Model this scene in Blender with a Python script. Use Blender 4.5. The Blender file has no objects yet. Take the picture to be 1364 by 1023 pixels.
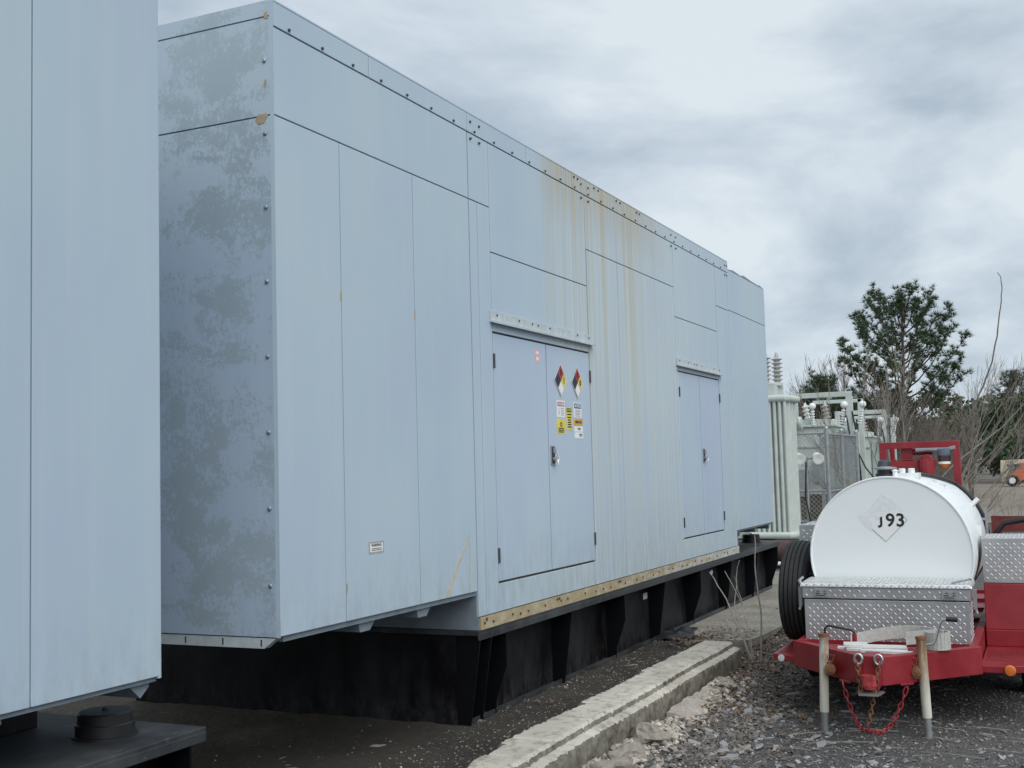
import bpy, bmesh, math, random
import numpy as np
from mathutils import Vector, Matrix
random.seed(7); rng = np.random.default_rng(7)
SC = bpy.context.scene
C = SC.collection
R = math.radians

# ------------------------------------------------------------------ camera
cam_d = bpy.data.cameras.new('camera')
cam = bpy.data.objects.new('camera', cam_d); C.objects.link(cam)
right = Vector((0.90514, 0.42425, -0.02711)).normalized()
up = Vector((0.05566, -0.05506, 0.99693)).normalized()
back = right.cross(up).normalized(); up = back.cross(right).normalized()
m = Matrix((right, up, back)).transposed().to_4x4(); m.translation = (0, 0, 1.65)
cam.matrix_world = m
cam_d.sensor_width = 36; cam_d.lens = 36 * 1562.7 / 1364
cam_d.clip_start = 0.05; cam_d.clip_end = 3000
SC.camera = cam

# ------------------------------------------------------------------ world: overcast sky
SUN_EL, SUN_AZ = R(46), R(128)          # azimuth measured clockwise from +Y
W = bpy.data.worlds.new('World'); SC.world = W; W.use_nodes = True
nt = W.node_tree; nt.nodes.clear()
def nn(t, kind, **kw):
    n = t.nodes.new(kind)
    for k, v in kw.items(): setattr(n, k, v)
    return n
out = nn(nt, 'ShaderNodeOutputWorld')
sky = nn(nt, 'ShaderNodeTexSky'); sky.sky_type = 'NISHITA'; sky.sun_disc = False
sky.sun_elevation = SUN_EL; sky.sun_rotation = SUN_AZ
bg1 = nn(nt, 'ShaderNodeBackground'); bg1.inputs[1].default_value = 0.10
nt.links.new(sky.outputs[0], bg1.inputs[0])
tc = nn(nt, 'ShaderNodeTexCoord')
sep = nn(nt, 'ShaderNodeSeparateXYZ'); nt.links.new(tc.outputs['Generated'], sep.inputs[0])
mx = nn(nt, 'ShaderNodeMath', operation='MAXIMUM'); mx.inputs[1].default_value = 0.0
nt.links.new(sep.outputs[2], mx.inputs[0])
ad = nn(nt, 'ShaderNodeMath', operation='ADD'); ad.inputs[1].default_value = 0.32
nt.links.new(mx.outputs[0], ad.inputs[0])
dv = []
for i in (0, 1):
    d = nn(nt, 'ShaderNodeMath', operation='DIVIDE')
    nt.links.new(sep.outputs[i], d.inputs[0]); nt.links.new(ad.outputs[0], d.inputs[1]); dv.append(d)
cmb = nn(nt, 'ShaderNodeCombineXYZ')
nt.links.new(dv[0].outputs[0], cmb.inputs[0]); nt.links.new(dv[1].outputs[0], cmb.inputs[1])
cmb.inputs[2].default_value = 3.7
n1 = nn(nt, 'ShaderNodeTexNoise'); n1.inputs['Scale'].default_value = 1.9
n1.inputs['Detail'].default_value = 7; n1.inputs['Roughness'].default_value = 0.56
n1.inputs['Distortion'].default_value = 0.35
nt.links.new(cmb.outputs[0], n1.inputs['Vector'])
cr = nn(nt, 'ShaderNodeValToRGB')
cr.color_ramp.elements[0].position = 0.37; cr.color_ramp.elements[0].color = (0.30, 0.355, 0.412, 1)
cr.color_ramp.elements[1].position = 0.60; cr.color_ramp.elements[1].color = (0.495, 0.545, 0.578, 1)
e = cr.color_ramp.elements.new(0.48); e.color = (0.39, 0.447, 0.502, 1)
nt.links.new(n1.outputs['Fac'], cr.inputs[0])
bg2 = nn(nt, 'ShaderNodeBackground'); bg2.inputs[1].default_value = 1.0
nt.links.new(cr.outputs[0], bg2.inputs[0])
mixs = nn(nt, 'ShaderNodeMixShader'); mixs.inputs[0].default_value = 0.95
nt.links.new(bg1.outputs[0], mixs.inputs[1]); nt.links.new(bg2.outputs[0], mixs.inputs[2])
nt.links.new(mixs.outputs[0], out.inputs[0])

sl = bpy.data.lights.new('sun', 'SUN'); sl.energy = 1.5; sl.angle = R(60); sl.color = (1, 0.97, 0.93)
so = bpy.data.objects.new('sun', sl); C.objects.link(so)
sd = Vector((math.sin(SUN_AZ) * math.cos(SUN_EL), math.cos(SUN_AZ) * math.cos(SUN_EL), math.sin(SUN_EL)))
so.rotation_euler = sd.to_track_quat('Z', 'Y').to_euler(); so.location = (20, -20, 40)

SC.view_settings.view_transform = 'Standard'; SC.view_settings.look = 'None'
SC.view_settings.exposure = 0.58; SC.view_settings.gamma = 1.0
SC.view_settings.use_curve_mapping = False

# ------------------------------------------------------------------ helpers
class MB:
    def __init__(s): s.v = []; s.f = []; s.m = []; s.cur = 0
    def face(s, pts):
        i = len(s.v); s.v += [tuple(p) for p in pts]; s.f.append(tuple(range(i, i + len(pts)))); s.m.append(s.cur)
    def hexa(s, p):      # 4 bottom (ccw), 4 top
        i = len(s.v); s.v += [tuple(q) for q in p]
        for f in ((3, 2, 1, 0), (4, 5, 6, 7), (0, 1, 5, 4), (1, 2, 6, 5), (2, 3, 7, 6), (3, 0, 4, 7)):
            s.f.append(tuple(i + k for k in f)); s.m.append(s.cur)
    def box(s, x0, x1, y0, y1, z0, z1):
        s.hexa([(x0, y0, z0), (x1, y0, z0), (x1, y1, z0), (x0, y1, z0), (x0, y0, z1), (x1, y0, z1), (x1, y1, z1), (x0, y1, z1)])
    def prism(s, poly, axis, a, b):   # poly in the two other axes (order: x:(y,z) y:(x,z) z:(x,y))
        def P(q, t):
            return {'x': (t, q[0], q[1]), 'y': (q[0], t, q[1]), 'z': (q[0], q[1], t)}[axis]
        i = len(s.v); n = len(poly)
        s.v += [P(q, a) for q in poly] + [P(q, b) for q in poly]
        s.f.append(tuple(range(i + n - 1, i - 1, -1))); s.f.append(tuple(range(i + n, i + 2 * n)))
        for k in range(n):
            s.f.append((i + k, i + (k + 1) % n, i + n + (k + 1) % n, i + n + k))
        s.m += [s.cur] * (n + 2)
    def tube(s, pts, r, n=8, cap=True, sq=None):
        pts = [Vector(p) for p in pts]; k = len(pts)
        rs = r if isinstance(r, (list, tuple)) else [r] * k
        i0 = len(s.v); prev = None
        for j, p in enumerate(pts):
            t = (pts[min(j + 1, k - 1)] - pts[max(j - 1, 0)])
            t = t.normalized() if t.length > 1e-9 else Vector((0, 0, 1))
            if prev is None:
                a = Vector((0, 0, 1)) if abs(t.z) < 0.9 else Vector((1, 0, 0))
                u = t.cross(a).normalized()
            else:
                u = (prev - t * prev.dot(t)); u = u.normalized() if u.length > 1e-6 else t.orthogonal().normalized()
            prev = u; w = t.cross(u)
            for q in range(n):
                a = 2 * math.pi * (q + 0.5) / n
                s.v.append(tuple(p + (u * math.cos(a) + w * math.sin(a)) * rs[j]))
        for j in range(k - 1):
            for q in range(n):
                a = i0 + j * n + q; b = i0 + j * n + (q + 1) % n
                s.f.append((a, b, b + n, a + n)); s.m.append(s.cur)
        if cap:
            s.f.append(tuple(i0 + n - 1 - q for q in range(n))); s.f.append(tuple(i0 + (k - 1) * n + q for q in range(n))); s.m += [s.cur] * 2
    def lathe(s, o, ax, prof, n=24):
        o = Vector(o); ax = Vector(ax).normalized(); u = ax.orthogonal().normalized(); w = ax.cross(u)
        i0 = len(s.v); k = len(prof)
        for r, h in prof:
            for q in range(n):
                a = 2 * math.pi * q / n
                s.v.append(tuple(o + ax * h + (u * math.cos(a) + w * math.sin(a)) * max(r, 1e-4)))
        for j in range(k - 1):
            for q in range(n):
                a = i0 + j * n + q; b = i0 + j * n + (q + 1) % n
                s.f.append((a, b, b + n, a + n)); s.m.append(s.cur)
        s.f.append(tuple(i0 + n - 1 - q for q in range(n))); s.f.append(tuple(i0 + (k - 1) * n + q for q in range(n))); s.m += [s.cur] * 2
    def ball(s, c, r, n=8, sx=1, sy=1, sz=1):
        i0 = len(s.v); rings = max(3, n // 2)
        s.v.append((c[0], c[1], c[2] - r * sz))
        for j in range(1, rings):
            t = math.pi * j / rings
            for q in range(n):
                a = 2 * math.pi * q / n
                s.v.append((c[0] + r * sx * math.sin(t) * math.cos(a), c[1] + r * sy * math.sin(t) * math.sin(a), c[2] - r * sz * math.cos(t)))
        s.v.append((c[0], c[1], c[2] + r * sz)); e_ = len(s.v) - 1
        for q in range(n): s.f.append((i0, i0 + 1 + (q + 1) % n, i0 + 1 + q)); s.m.append(s.cur)
        for j in range(rings - 2):
            for q in range(n):
                a = i0 + 1 + j * n + q; b = i0 + 1 + j * n + (q + 1) % n
                s.f.append((a, b, b + n, a + n)); s.m.append(s.cur)
        l = i0 + 1 + (rings - 2) * n
        for q in range(n): s.f.append((l + q, l + (q + 1) % n, e_)); s.m.append(s.cur)
    def text(s, body, size, o, ux, uy, th=0.001, bold=0.0, align='CENTER', clip=None):
        cu = bpy.data.curves.new('lettering', 'FONT'); cu.body = body; cu.size = size; cu.align_x = align; cu.align_y = 'CENTER'
        cu.offset = bold; cu.resolution_u = 3
        ob = bpy.data.objects.new('lettering', cu); C.objects.link(ob)
        dg = bpy.context.evaluated_depsgraph_get(); me = bpy.data.meshes.new_from_object(ob.evaluated_get(dg))
        bpy.data.objects.remove(ob); bpy.data.curves.remove(cu)
        if clip:
            bm = bmesh.new(); bm.from_mesh(me)
            bmesh.ops.bisect_plane(bm, geom=bm.verts[:] + bm.edges[:] + bm.faces[:], plane_co=clip[0], plane_no=clip[1], clear_outer=True)
            bm.to_mesh(me); bm.free()
        ux = Vector(ux); uy = Vector(uy); uz = ux.cross(uy); o = Vector(o)
        i = len(s.v)
        for v in me.vertices: s.v.append(tuple(o + ux * v.co.x + uy * v.co.y + uz * th))
        for p in me.polygons: s.f.append(tuple(i + k for k in p.vertices)); s.m.append(s.cur)
        bpy.data.meshes.remove(me)
    def build(s, name, mat, parent=None, smooth=None, bevel=0, kind=None, fix=True, label=None):
        me = bpy.data.meshes.new(name); me.from_pydata(s.v, [], s.f)
        mats = mat if isinstance(mat, (list, tuple)) else [mat]
        for k in mats: me.materials.append(k)
        if len(mats) > 1: me.polygons.foreach_set('material_index', s.m)
        if fix:
            bm = bmesh.new(); bm.from_mesh(me); bmesh.ops.recalc_face_normals(bm, faces=bm.faces[:]); bm.to_mesh(me); bm.free()
        if smooth is not None:
            me.polygons.foreach_set('use_smooth', [True] * len(me.polygons)); me.set_sharp_from_angle(angle=R(smooth))
        me.update()
        o = bpy.data.objects.new(name, me); C.objects.link(o)
        if parent: o.parent = parent
        if bevel:
            b = o.modifiers.new('bevel', 'BEVEL'); b.width = bevel; b.segments = 2; b.limit_method = 'ANGLE'; b.angle_limit = R(40)
        if kind: o['kind'] = kind
        if label: o['label'] = label
        return o
def tag(o, label, cat, group=None):
    o['label'] = label; o['category'] = cat
    if group: o['group'] = group
    return o
def thing(name, label, cat, loc=(0, 0, 0), rz=0, group=None):
    o = bpy.data.objects.new(name, None); C.objects.link(o); o.empty_display_size = 0.2
    o.location = loc; o.rotation_euler = (0, 0, rz)
    return tag(o, label, cat, group)

# ------------------------------------------------------------------ materials
class NT:
    def __init__(s, name):
        s.mat = bpy.data.materials.new(name); s.mat.use_nodes = True; s.t = s.mat.node_tree
        s.b = s.t.nodes['Principled BSDF']; s.tc = None
    def n(s, kind, **kw): return nn(s.t, kind, **kw)
    def l(s, a, b): s.t.links.new(a, b)
    def coord(s, scale=(1, 1, 1), which='Object', loc=(0, 0, 0)):
        if s.tc is None: s.tc = s.n('ShaderNodeTexCoord')
        mp = s.n('ShaderNodeMapping'); mp.inputs['Scale'].default_value = scale; mp.inputs['Location'].default_value = loc
        s.l(s.tc.outputs[which], mp.inputs[0]); return mp.outputs[0]
    def noise(s, vec, scale, detail=5, rough=0.55, dist=0):
        x = s.n('ShaderNodeTexNoise'); x.inputs['Scale'].default_value = scale; x.inputs['Detail'].default_value = detail
        x.inputs['Roughness'].default_value = rough; x.inputs['Distortion'].default_value = dist
        s.l(vec, x.inputs['Vector']); return x.outputs['Fac']
    def ramp(s, f, stops):
        r = s.n('ShaderNodeValToRGB'); es = r.color_ramp.elements
        while len(es) < len(stops): es.new(0.5)
        for e_, (p, c) in zip(es, stops):
            e_.position = p; e_.color = (c, c, c, 1) if isinstance(c, (int, float)) else (*c, 1)
        s.l(f, r.inputs[0]); return r.outputs[0]
    def mix(s, f, a, b, mode='MIX'):
        x = s.n('ShaderNodeMix', data_type='RGBA', blend_type=mode)
        for inp, v in ((0, f), (6, a), (7, b)):
            if isinstance(v, (int, float)): x.inputs[inp].default_value = v
            elif isinstance(v, tuple): x.inputs[inp].default_value = (*v, 1)
            else: s.l(v, x.inputs[inp])
        return x.outputs[2]
    def math(s, op, a, b=0.0, clamp=False):
        x = s.n('ShaderNodeMath', operation=op); x.use_clamp = clamp
        for i, v in enumerate((a, b)):
            if isinstance(v, (int, float)): x.inputs[i].default_value = v
            else: s.l(v, x.inputs[i])
        return x.outputs[0]
    def axis(s, k, which='Object'):
        if s.tc is None: s.tc = s.n('ShaderNodeTexCoord')
        x = s.n('ShaderNodeSeparateXYZ'); s.l(s.tc.outputs[which], x.inputs[0]); return x.outputs[k]
    def rng(s, v, a, b, c=0.0, d=1.0):
        x = s.n('ShaderNodeMapRange', interpolation_type='SMOOTHSTEP')
        for i, q in enumerate((a, b, c, d)): x.inputs[i + 1].default_value = q
        s.l(v, x.inputs[0]); return x.outputs[0]
    def bump(s, h, strength=0.3, dist=0.01):
        x = s.n('ShaderNodeBump'); x.inputs['Strength'].default_value = strength; x.inputs['Distance'].default_value = dist
        s.l(h, x.inputs['Height']); s.l(x.outputs[0], s.b.inputs['Normal'])
    def done(s, col=None, rough=0.6, metal=0.0, spec=None):
        if col is not None:
            if isinstance(col, tuple): s.b.inputs['Base Color'].default_value = (*col, 1)
            else: s.l(col, s.b.inputs['Base Color'])
        if isinstance(rough, (int, float)): s.b.inputs['Roughness'].default_value = rough
        else: s.l(rough, s.b.inputs['Roughness'])
        s.b.inputs['Metallic'].default_value = metal
        if spec is not None: s.b.inputs['Specular IOR Level'].default_value = spec
        return s.mat
def plain(name, col, rough=0.6, metal=0.0, var=0.18, scale=9, spec=None):
    t = NT(name); f = t.noise(t.coord(), scale, 6, 0.6)
    c = t.mix(t.ramp(f, [(0.3, 0.0), (0.72, 1.0)]), tuple(x * (1 - var) for x in col), tuple(min(1, x * (1 + var)) for x in col))
    return t.done(c, rough, metal, spec)

PAINT = (0.425, 0.535, 0.61)
def paint_mat(name, streak, tint=(1, 1, 1)):
    t = NT(name); PAINT = tuple(a * b for a, b in zip(globals()['PAINT'], tint))
    info = t.n('ShaderNodeObjectInfo')
    big = t.noise(t.coord((0.6, 0.6, 0.35)), 1.6, 5, 0.55)
    base = t.mix(t.ramp(big, [(0.32, 0.0), (0.68, 1.0)]), (PAINT[0] * .95, PAINT[1] * .95, PAINT[2] * 1.0), (PAINT[0] * 1.05, PAINT[1] * 1.05, PAINT[2] * 1.0))
    base = t.mix(t.math('MULTIPLY', info.outputs['Random'], 0.22), base, (PAINT[0] * 1.02, PAINT[1] * .96, PAINT[2] * 1.08))
    wash = t.noise(t.coord((1, 7, 0.22)), 1.7, 6, 0.62)
    base = t.mix(t.ramp(wash, [(0.5, 0.0), (0.78, 0.38)]), base, (0.52, 0.60, 0.64))
    y, z = t.axis(1), t.axis(2)
    # grime along the bottom edges and small chips
    gr = t.noise(t.coord((1, 2.5, 1)), 5, 6, 0.65)
    low = t.math('MULTIPLY', t.rng(z, 1.35, 0.68), t.ramp(gr, [(0.42, 0.0), (0.75, 0.55)]))
    base = t.mix(low, base, (0.26, 0.29, 0.29))
    chip = t.noise(t.coord((1, 1, 0.5)), 26, 3, 0.5)
    base = t.mix(t.ramp(chip, [(0.755, 0.0), (0.775, 0.5)]), base, (0.30, 0.34, 0.35))
    if streak:
        s1 = t.noise(t.coord((1, 4.2, 0.05)), 3.0, 4, 0.6)
        s2 = t.noise(t.coord((1, 11, 0.09), loc=(0, 3, 0)), 3.0, 3, 0.5)
        win = t.math('MULTIPLY', t.rng(y, 1.05, 1.55), t.rng(y, 4.6, 3.1))
        pale = t.math('MULTIPLY', t.math('MULTIPLY', t.rng(y, 0.9, 1.7), t.rng(y, 7.0, 4.3)), t.ramp(s2, [(0.42, 0.0), (0.66, 0.6)]))
        base = t.mix(pale, base, (0.58, 0.62, 0.60))
        fade = t.rng(z, 0.6, 4.0, 0.12, 1.1)
        rust = t.math('MULTIPLY', t.math('MULTIPLY', win, fade), t.ramp(s1, [(0.46, 0.0), (0.64, 0.64)]), clamp=True)
        base = t.mix(rust, base, (0.45, 0.395, 0.265))
        top = t.math('MULTIPLY', t.math('MULTIPLY', win, t.rng(z, 3.45, 4.0)), t.ramp(s2, [(0.36, 0.0), (0.6, 0.75)]))
        base = t.mix(top, base, (0.40, 0.33, 0.20))
    fine = t.noise(t.coord(), 320, 2, 0.5)
    t.bump(t.math('ADD', t.math('MULTIPLY', fine, 0.012), t.noise(t.coord((1, .8, .5)), 1.3, 2, .5)), 0.40, 0.035)
    return t.done(base, t.ramp(wash, [(0.3, 0.36), (0.7, 0.52)]), 0.0, 0.42)
def chalk_mat():
    t = NT('weathered_paint')
    big = t.noise(t.coord((1, 1, 0.62), loc=(5.1, 0, 2.4)), 1.5, 2, 0.5, 0.2)
    mid = t.noise(t.coord((0.9, 1, 1.3), loc=(1, 0, 3)), 5.0, 6, 0.62, 0.4)
    drip = t.noise(t.coord((6, 1, 0.6)), 2.2, 5, 0.65)
    fin = t.noise(t.coord((1, 1, 0.75)), 42, 6, 0.75)
    gro = t.noise(t.coord((1, 1, 0.8)), 120, 3, 0.6)
    blob = None                                   # worn patches where hands, hoses and rain have rubbed the paint
    wob = t.n('ShaderNodeVectorMath', operation='SCALE'); wn = t.n('ShaderNodeTexNoise'); wn.inputs['Scale'].default_value = 3.2; wn.inputs['Detail'].default_value = 4
    t.l(t.coord(), wn.inputs['Vector']); t.l(wn.outputs['Color'], wob.inputs[0]); wob.inputs['Scale'].default_value = 0.34
    wv = t.n('ShaderNodeVectorMath', operation='ADD'); t.l(t.coord((1, 0, 1), loc=(-.17, -.17, -.17)), wv.inputs[0]); t.l(wob.outputs[0], wv.inputs[1])
    for bx, bz, br in ((-.41, 3.80, .27), (-.16, 3.86, .20), (-.62, 3.62, .17), (-.31, 3.33, .21), (-.36, 3.02, .22), (-.13, 3.0, .16), (-.335, 2.54, .18), (-.41, 2.23, .24), (-.6, 1.95, .22), (-.36, 1.84, .2),
                       (-.53, 1.62, .22), (-.08, 1.68, .13), (-.48, 1.38, .24), (-.30, 1.12, .26), (-.10, 1.30, .16), (-1.3, 3.1, .5), (-1.6, 1.9, .6), (-2.3, 2.6, .5), (-2.2, 1.3, .4)):
        d = t.n('ShaderNodeVectorMath', operation='DISTANCE'); t.l(wv.outputs[0], d.inputs[0]); d.inputs[1].default_value = (bx, 0, bz)
        k = t.rng(d.outputs['Value'], br * 1.7, br * .2); blob = k if blob is None else t.math('MAXIMUM', blob, k)
    f = t.math('ADD', t.math('ADD', t.math('MULTIPLY', blob, 0.15), t.math('MULTIPLY', mid, 0.80)), t.math('ADD', t.math('MULTIPLY', fin, 0.62), t.math('MULTIPLY', gro, 0.26)))
    mask = t.ramp(f, [(0.90, 0.0), (0.94, 0.5), (1.0, 0.85)])
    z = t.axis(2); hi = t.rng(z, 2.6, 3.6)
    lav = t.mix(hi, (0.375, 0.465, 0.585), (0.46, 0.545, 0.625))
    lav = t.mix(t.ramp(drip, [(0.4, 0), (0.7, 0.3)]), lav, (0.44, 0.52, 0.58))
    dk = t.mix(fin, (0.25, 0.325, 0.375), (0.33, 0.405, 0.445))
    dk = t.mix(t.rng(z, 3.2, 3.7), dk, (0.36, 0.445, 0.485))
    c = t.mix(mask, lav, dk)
    t.bump(fin, 0.08, 0.01)
    return t.done(c, t.mix(mask, (0.45,) * 3, (0.8,) * 3), 0, 0.35)
def tan_mat():
    t = NT('bare_primer_tan')
    f = t.noise(t.coord((1, 1.2, 3)), 6, 7, 0.65)
    y = t.axis(1)
    col = t.mix(t.ramp(f, [(0.35, 0.0), (0.65, 1.0)]), (0.33, 0.265, 0.155), (0.44, 0.37, 0.24))
    m_ = t.math('ADD', t.rng(y, 1.0, 7.2, -0.55, 0.33), t.ramp(f, [(0.42, 0.0), (0.62, 0.8)]), clamp=True)
    return t.done(t.mix(m_, col, (0.47, 0.52, 0.54)), 0.75)
def black_mat():
    t = NT('black_steel_paint')
    f = t.noise(t.coord((1, 1, 0.5)), 3.2, 7, 0.62); g = t.noise(t.coord((1, 1, 0.6), loc=(4, 1, 2)), 16, 5, 0.7)
    c = t.mix(t.ramp(f, [(0.40, 0.0), (0.68, 0.9)]), (0.003, 0.0026, 0.004), (0.026, 0.029, 0.031))
    c = t.mix(t.math('MULTIPLY', t.rng(t.axis(2), 0.30, 0.0), t.ramp(g, [(0.45, 0), (0.8, 0.5)])), c, (0.09, 0.085, 0.078))
    c = t.mix(t.ramp(g, [(0.74, 0), (0.79, 0.5)]), c, (0.10, 0.10, 0.10))
    return t.done(c, t.ramp(f, [(0.35, 0.42), (0.7, 0.6)]), 0, 0.2)
def top_plate_mat():
    t = NT('dusty_black_plate')
    f = t.noise(t.coord(), 2.6, 7, 0.62); g = t.noise(t.coord((3, 1, 1)), 9, 6, 0.65)
    c = t.mix(t.ramp(f, [(0.36, 0.0), (0.68, 1)]), (0.020, 0.022, 0.026), (0.062, 0.067, 0.072))
    c = t.mix(t.ramp(g, [(0.6, 0), (0.74, 0.6)]), c, (0.17, 0.17, 0.165))
    return t.done(c, t.ramp(f, [(0.3, 0.35), (0.7, 0.7)]), 0, 0.45)
def concrete_mat(name, col, dark, sc=1.0, stain=0.5):
    t = NT(name)
    f = t.noise(t.coord(), 1.6 * sc, 8, 0.62); g = t.noise(t.coord(), 22 * sc, 7, 0.68); p = t.noise(t.coord(), 130, 3, 0.6)
    c = t.mix(t.ramp(f, [(0.34, 0), (0.66, 1)]), dark, col)
    c = t.mix(t.ramp(g, [(0.40, stain), (0.62, 0.0)]), c, tuple(x * 0.42 for x in dark))
    c = t.mix(t.ramp(p, [(0.6, 0), (0.72, 0.5)]), c, tuple(x * 0.6 for x in col))
    t.bump(t.math('ADD', g, t.math('MULTIPLY', p, 0.4)), 0.7, 0.02)
    return t.done(c, 0.9, 0, 0.2)
def curb_mat():
    t = NT('weathered_concrete_edge')
    g = t.noise(t.coord((1, 0.8, 1)), 14, 8, 0.7); f = t.noise(t.coord((1, 0.5, 1)), 3.5, 6, 0.6); p = t.noise(t.coord(), 120, 4, 0.65)
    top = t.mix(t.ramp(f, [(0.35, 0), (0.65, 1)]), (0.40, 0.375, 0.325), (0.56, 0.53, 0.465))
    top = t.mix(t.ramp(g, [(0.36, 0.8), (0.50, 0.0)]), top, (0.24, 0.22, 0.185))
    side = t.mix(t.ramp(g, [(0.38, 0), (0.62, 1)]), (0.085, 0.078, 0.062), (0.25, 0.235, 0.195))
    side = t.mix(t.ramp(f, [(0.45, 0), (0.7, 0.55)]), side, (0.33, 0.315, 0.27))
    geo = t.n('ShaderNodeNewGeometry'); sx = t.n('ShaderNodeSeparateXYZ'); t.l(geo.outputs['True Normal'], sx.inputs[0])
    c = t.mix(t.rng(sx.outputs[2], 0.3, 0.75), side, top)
    c = t.mix(t.ramp(p, [(0.6, 0), (0.72, 0.45)]), c, (0.15, 0.14, 0.12))
    t.bump(t.math('ADD', g, t.math('MULTIPLY', p, 0.4)), 0.35, 0.015)
    return t.done(c, 0.92, 0, 0.2)
def soil_mat(name, a, b, c3, sc=1.0):
    t = NT(name)
    f = t.noise(t.coord(), 0.9 * sc, 7, 0.62); g = t.noise(t.coord(), 34 * sc, 8, 0.74); p = t.noise(t.coord(), 190, 3, 0.6)
    c = t.mix(t.ramp(f, [(0.35, 0), (0.66, 1)]), a, b)
    c = t.mix(t.ramp(g, [(0.52, 0), (0.68, 0.8)]), c, c3)
    c = t.mix(t.ramp(p, [(0.35, 0.6), (0.55, 0)]), c, tuple(x * 0.45 for x in a))
    t.bump(t.math('ADD', g, t.math('MULTIPLY', p, 0.5)), 0.9, 0.03)
    return t.done(c, 0.95, 0, 0.15)
def dirt_mat():
    t = NT('packed_dark_dirt')
    f = t.noise(t.coord(), 0.9, 7, 0.62); g = t.noise(t.coord(), 30, 8, 0.74); p = t.noise(t.coord(), 190, 3, 0.6)
    c = t.mix(t.ramp(f, [(0.35, 0), (0.66, 1)]), (0.050, 0.047, 0.042), (0.088, 0.082, 0.071))
    c = t.mix(t.ramp(g, [(0.55, 0), (0.72, 0.8)]), c, (0.135, 0.125, 0.105))
    con = t.mix(t.ramp(g, [(0.35, 0), (0.65, 1)]), (0.13, 0.115, 0.09), (0.27, 0.245, 0.205))
    x = t.math('ADD', t.axis(0), t.math('MULTIPLY', f, 2.4))
    c = t.mix(t.rng(x, -3.3, -4.2), c, con)
    t.bump(t.math('ADD', g, t.math('MULTIPLY', p, 0.5)), 0.9, 0.03)
    return t.done(c, 0.95, 0, 0.15)
def red_mat():
    t = NT('faded_red_paint')
    f = t.noise(t.coord(), 3.5, 6, 0.6); g = t.noise(t.coord(), 30, 6, 0.7)
    c = t.mix(t.ramp(f, [(0.35, 0), (0.7, 1)]), (0.21, 0.011, 0.018), (0.31, 0.026, 0.034))
    c = t.mix(t.ramp(g, [(0.60, 0), (0.72, 0.55)]), c, (0.13, 0.065, 0.052))
    return t.done(c, t.ramp(f, [(0.3, 0.34), (0.7, 0.52)]), 0, 0.5)
def rusty_white_mat():
    t = NT('rust_stained_white_paint')
    f = t.noise(t.coord((1, 1, 0.25)), 13, 6, 0.62, 0.4); z = t.axis(2)
    c = t.mix(t.ramp(f, [(0.42, 0), (0.6, 0.5)]), (0.60, 0.60, 0.53), (0.46, 0.41, 0.29))
    r_ = t.math('MULTIPLY', t.rng(z, 0.02, 0.5), t.ramp(f, [(0.38, 0), (0.55, 1.0)]))
    c = t.mix(r_, c, (0.24, 0.105, 0.035))
    c = t.mix(t.math('MULTIPLY', t.rng(z, 0.36, 0.5), 0.75), c, (0.17, 0.09, 0.05))
    return t.done(c, 0.7)
def tank_mat():
    t = NT('white_tank_paint')
    f = t.noise(t.coord(), 2.2, 6, 0.55); g = t.noise(t.coord((5, 0.6, 5)), 4, 6, 0.65)
    c = t.mix(t.ramp(f, [(0.3, 0), (0.7, 1)]), (0.78, 0.83, 0.84), (0.82, 0.855, 0.86))
    y = t.axis(1)
    c = t.mix(t.math('MULTIPLY', t.rng(y, 1.13, 1.35), t.ramp(g, [(0.5, 0), (0.75, 0.4)])), c, (0.42, 0.42, 0.41))
    n2 = t.noise(t.coord(), 24, 5, 0.7)
    c = t.mix(t.ramp(n2, [(0.76, 0), (0.80, 0.25)]), c, (0.45, 0.45, 0.44))
    return t.done(c, 0.38, 0, 0.5)
def alu_mat():
    t = NT('diamond_plate_aluminium')
    f = t.noise(t.coord(), 4, 6, 0.6)
    c = t.mix(t.ramp(f, [(0.3, 0), (0.7, 1)]), (0.44, 0.445, 0.45), (0.54, 0.545, 0.55))
    return t.done(c, t.ramp(f, [(0.3, 0.38), (0.7, 0.5)]), 0.8)
def leaf_mat(name, a, b, c3=None):
    t = NT(name); f = t.noise(t.coord(), 1.3, 4, 0.6); g = t.noise(t.coord(), 9, 3, 0.6)
    c = t.mix(t.ramp(f, [(0.35, 0), (0.65, 1)]), a, b)
    if c3: c = t.mix(t.ramp(g, [(0.5, 0), (0.7, 0.8)]), c, c3)
    return t.done(c, 0.75, 0, 0.2)

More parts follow.
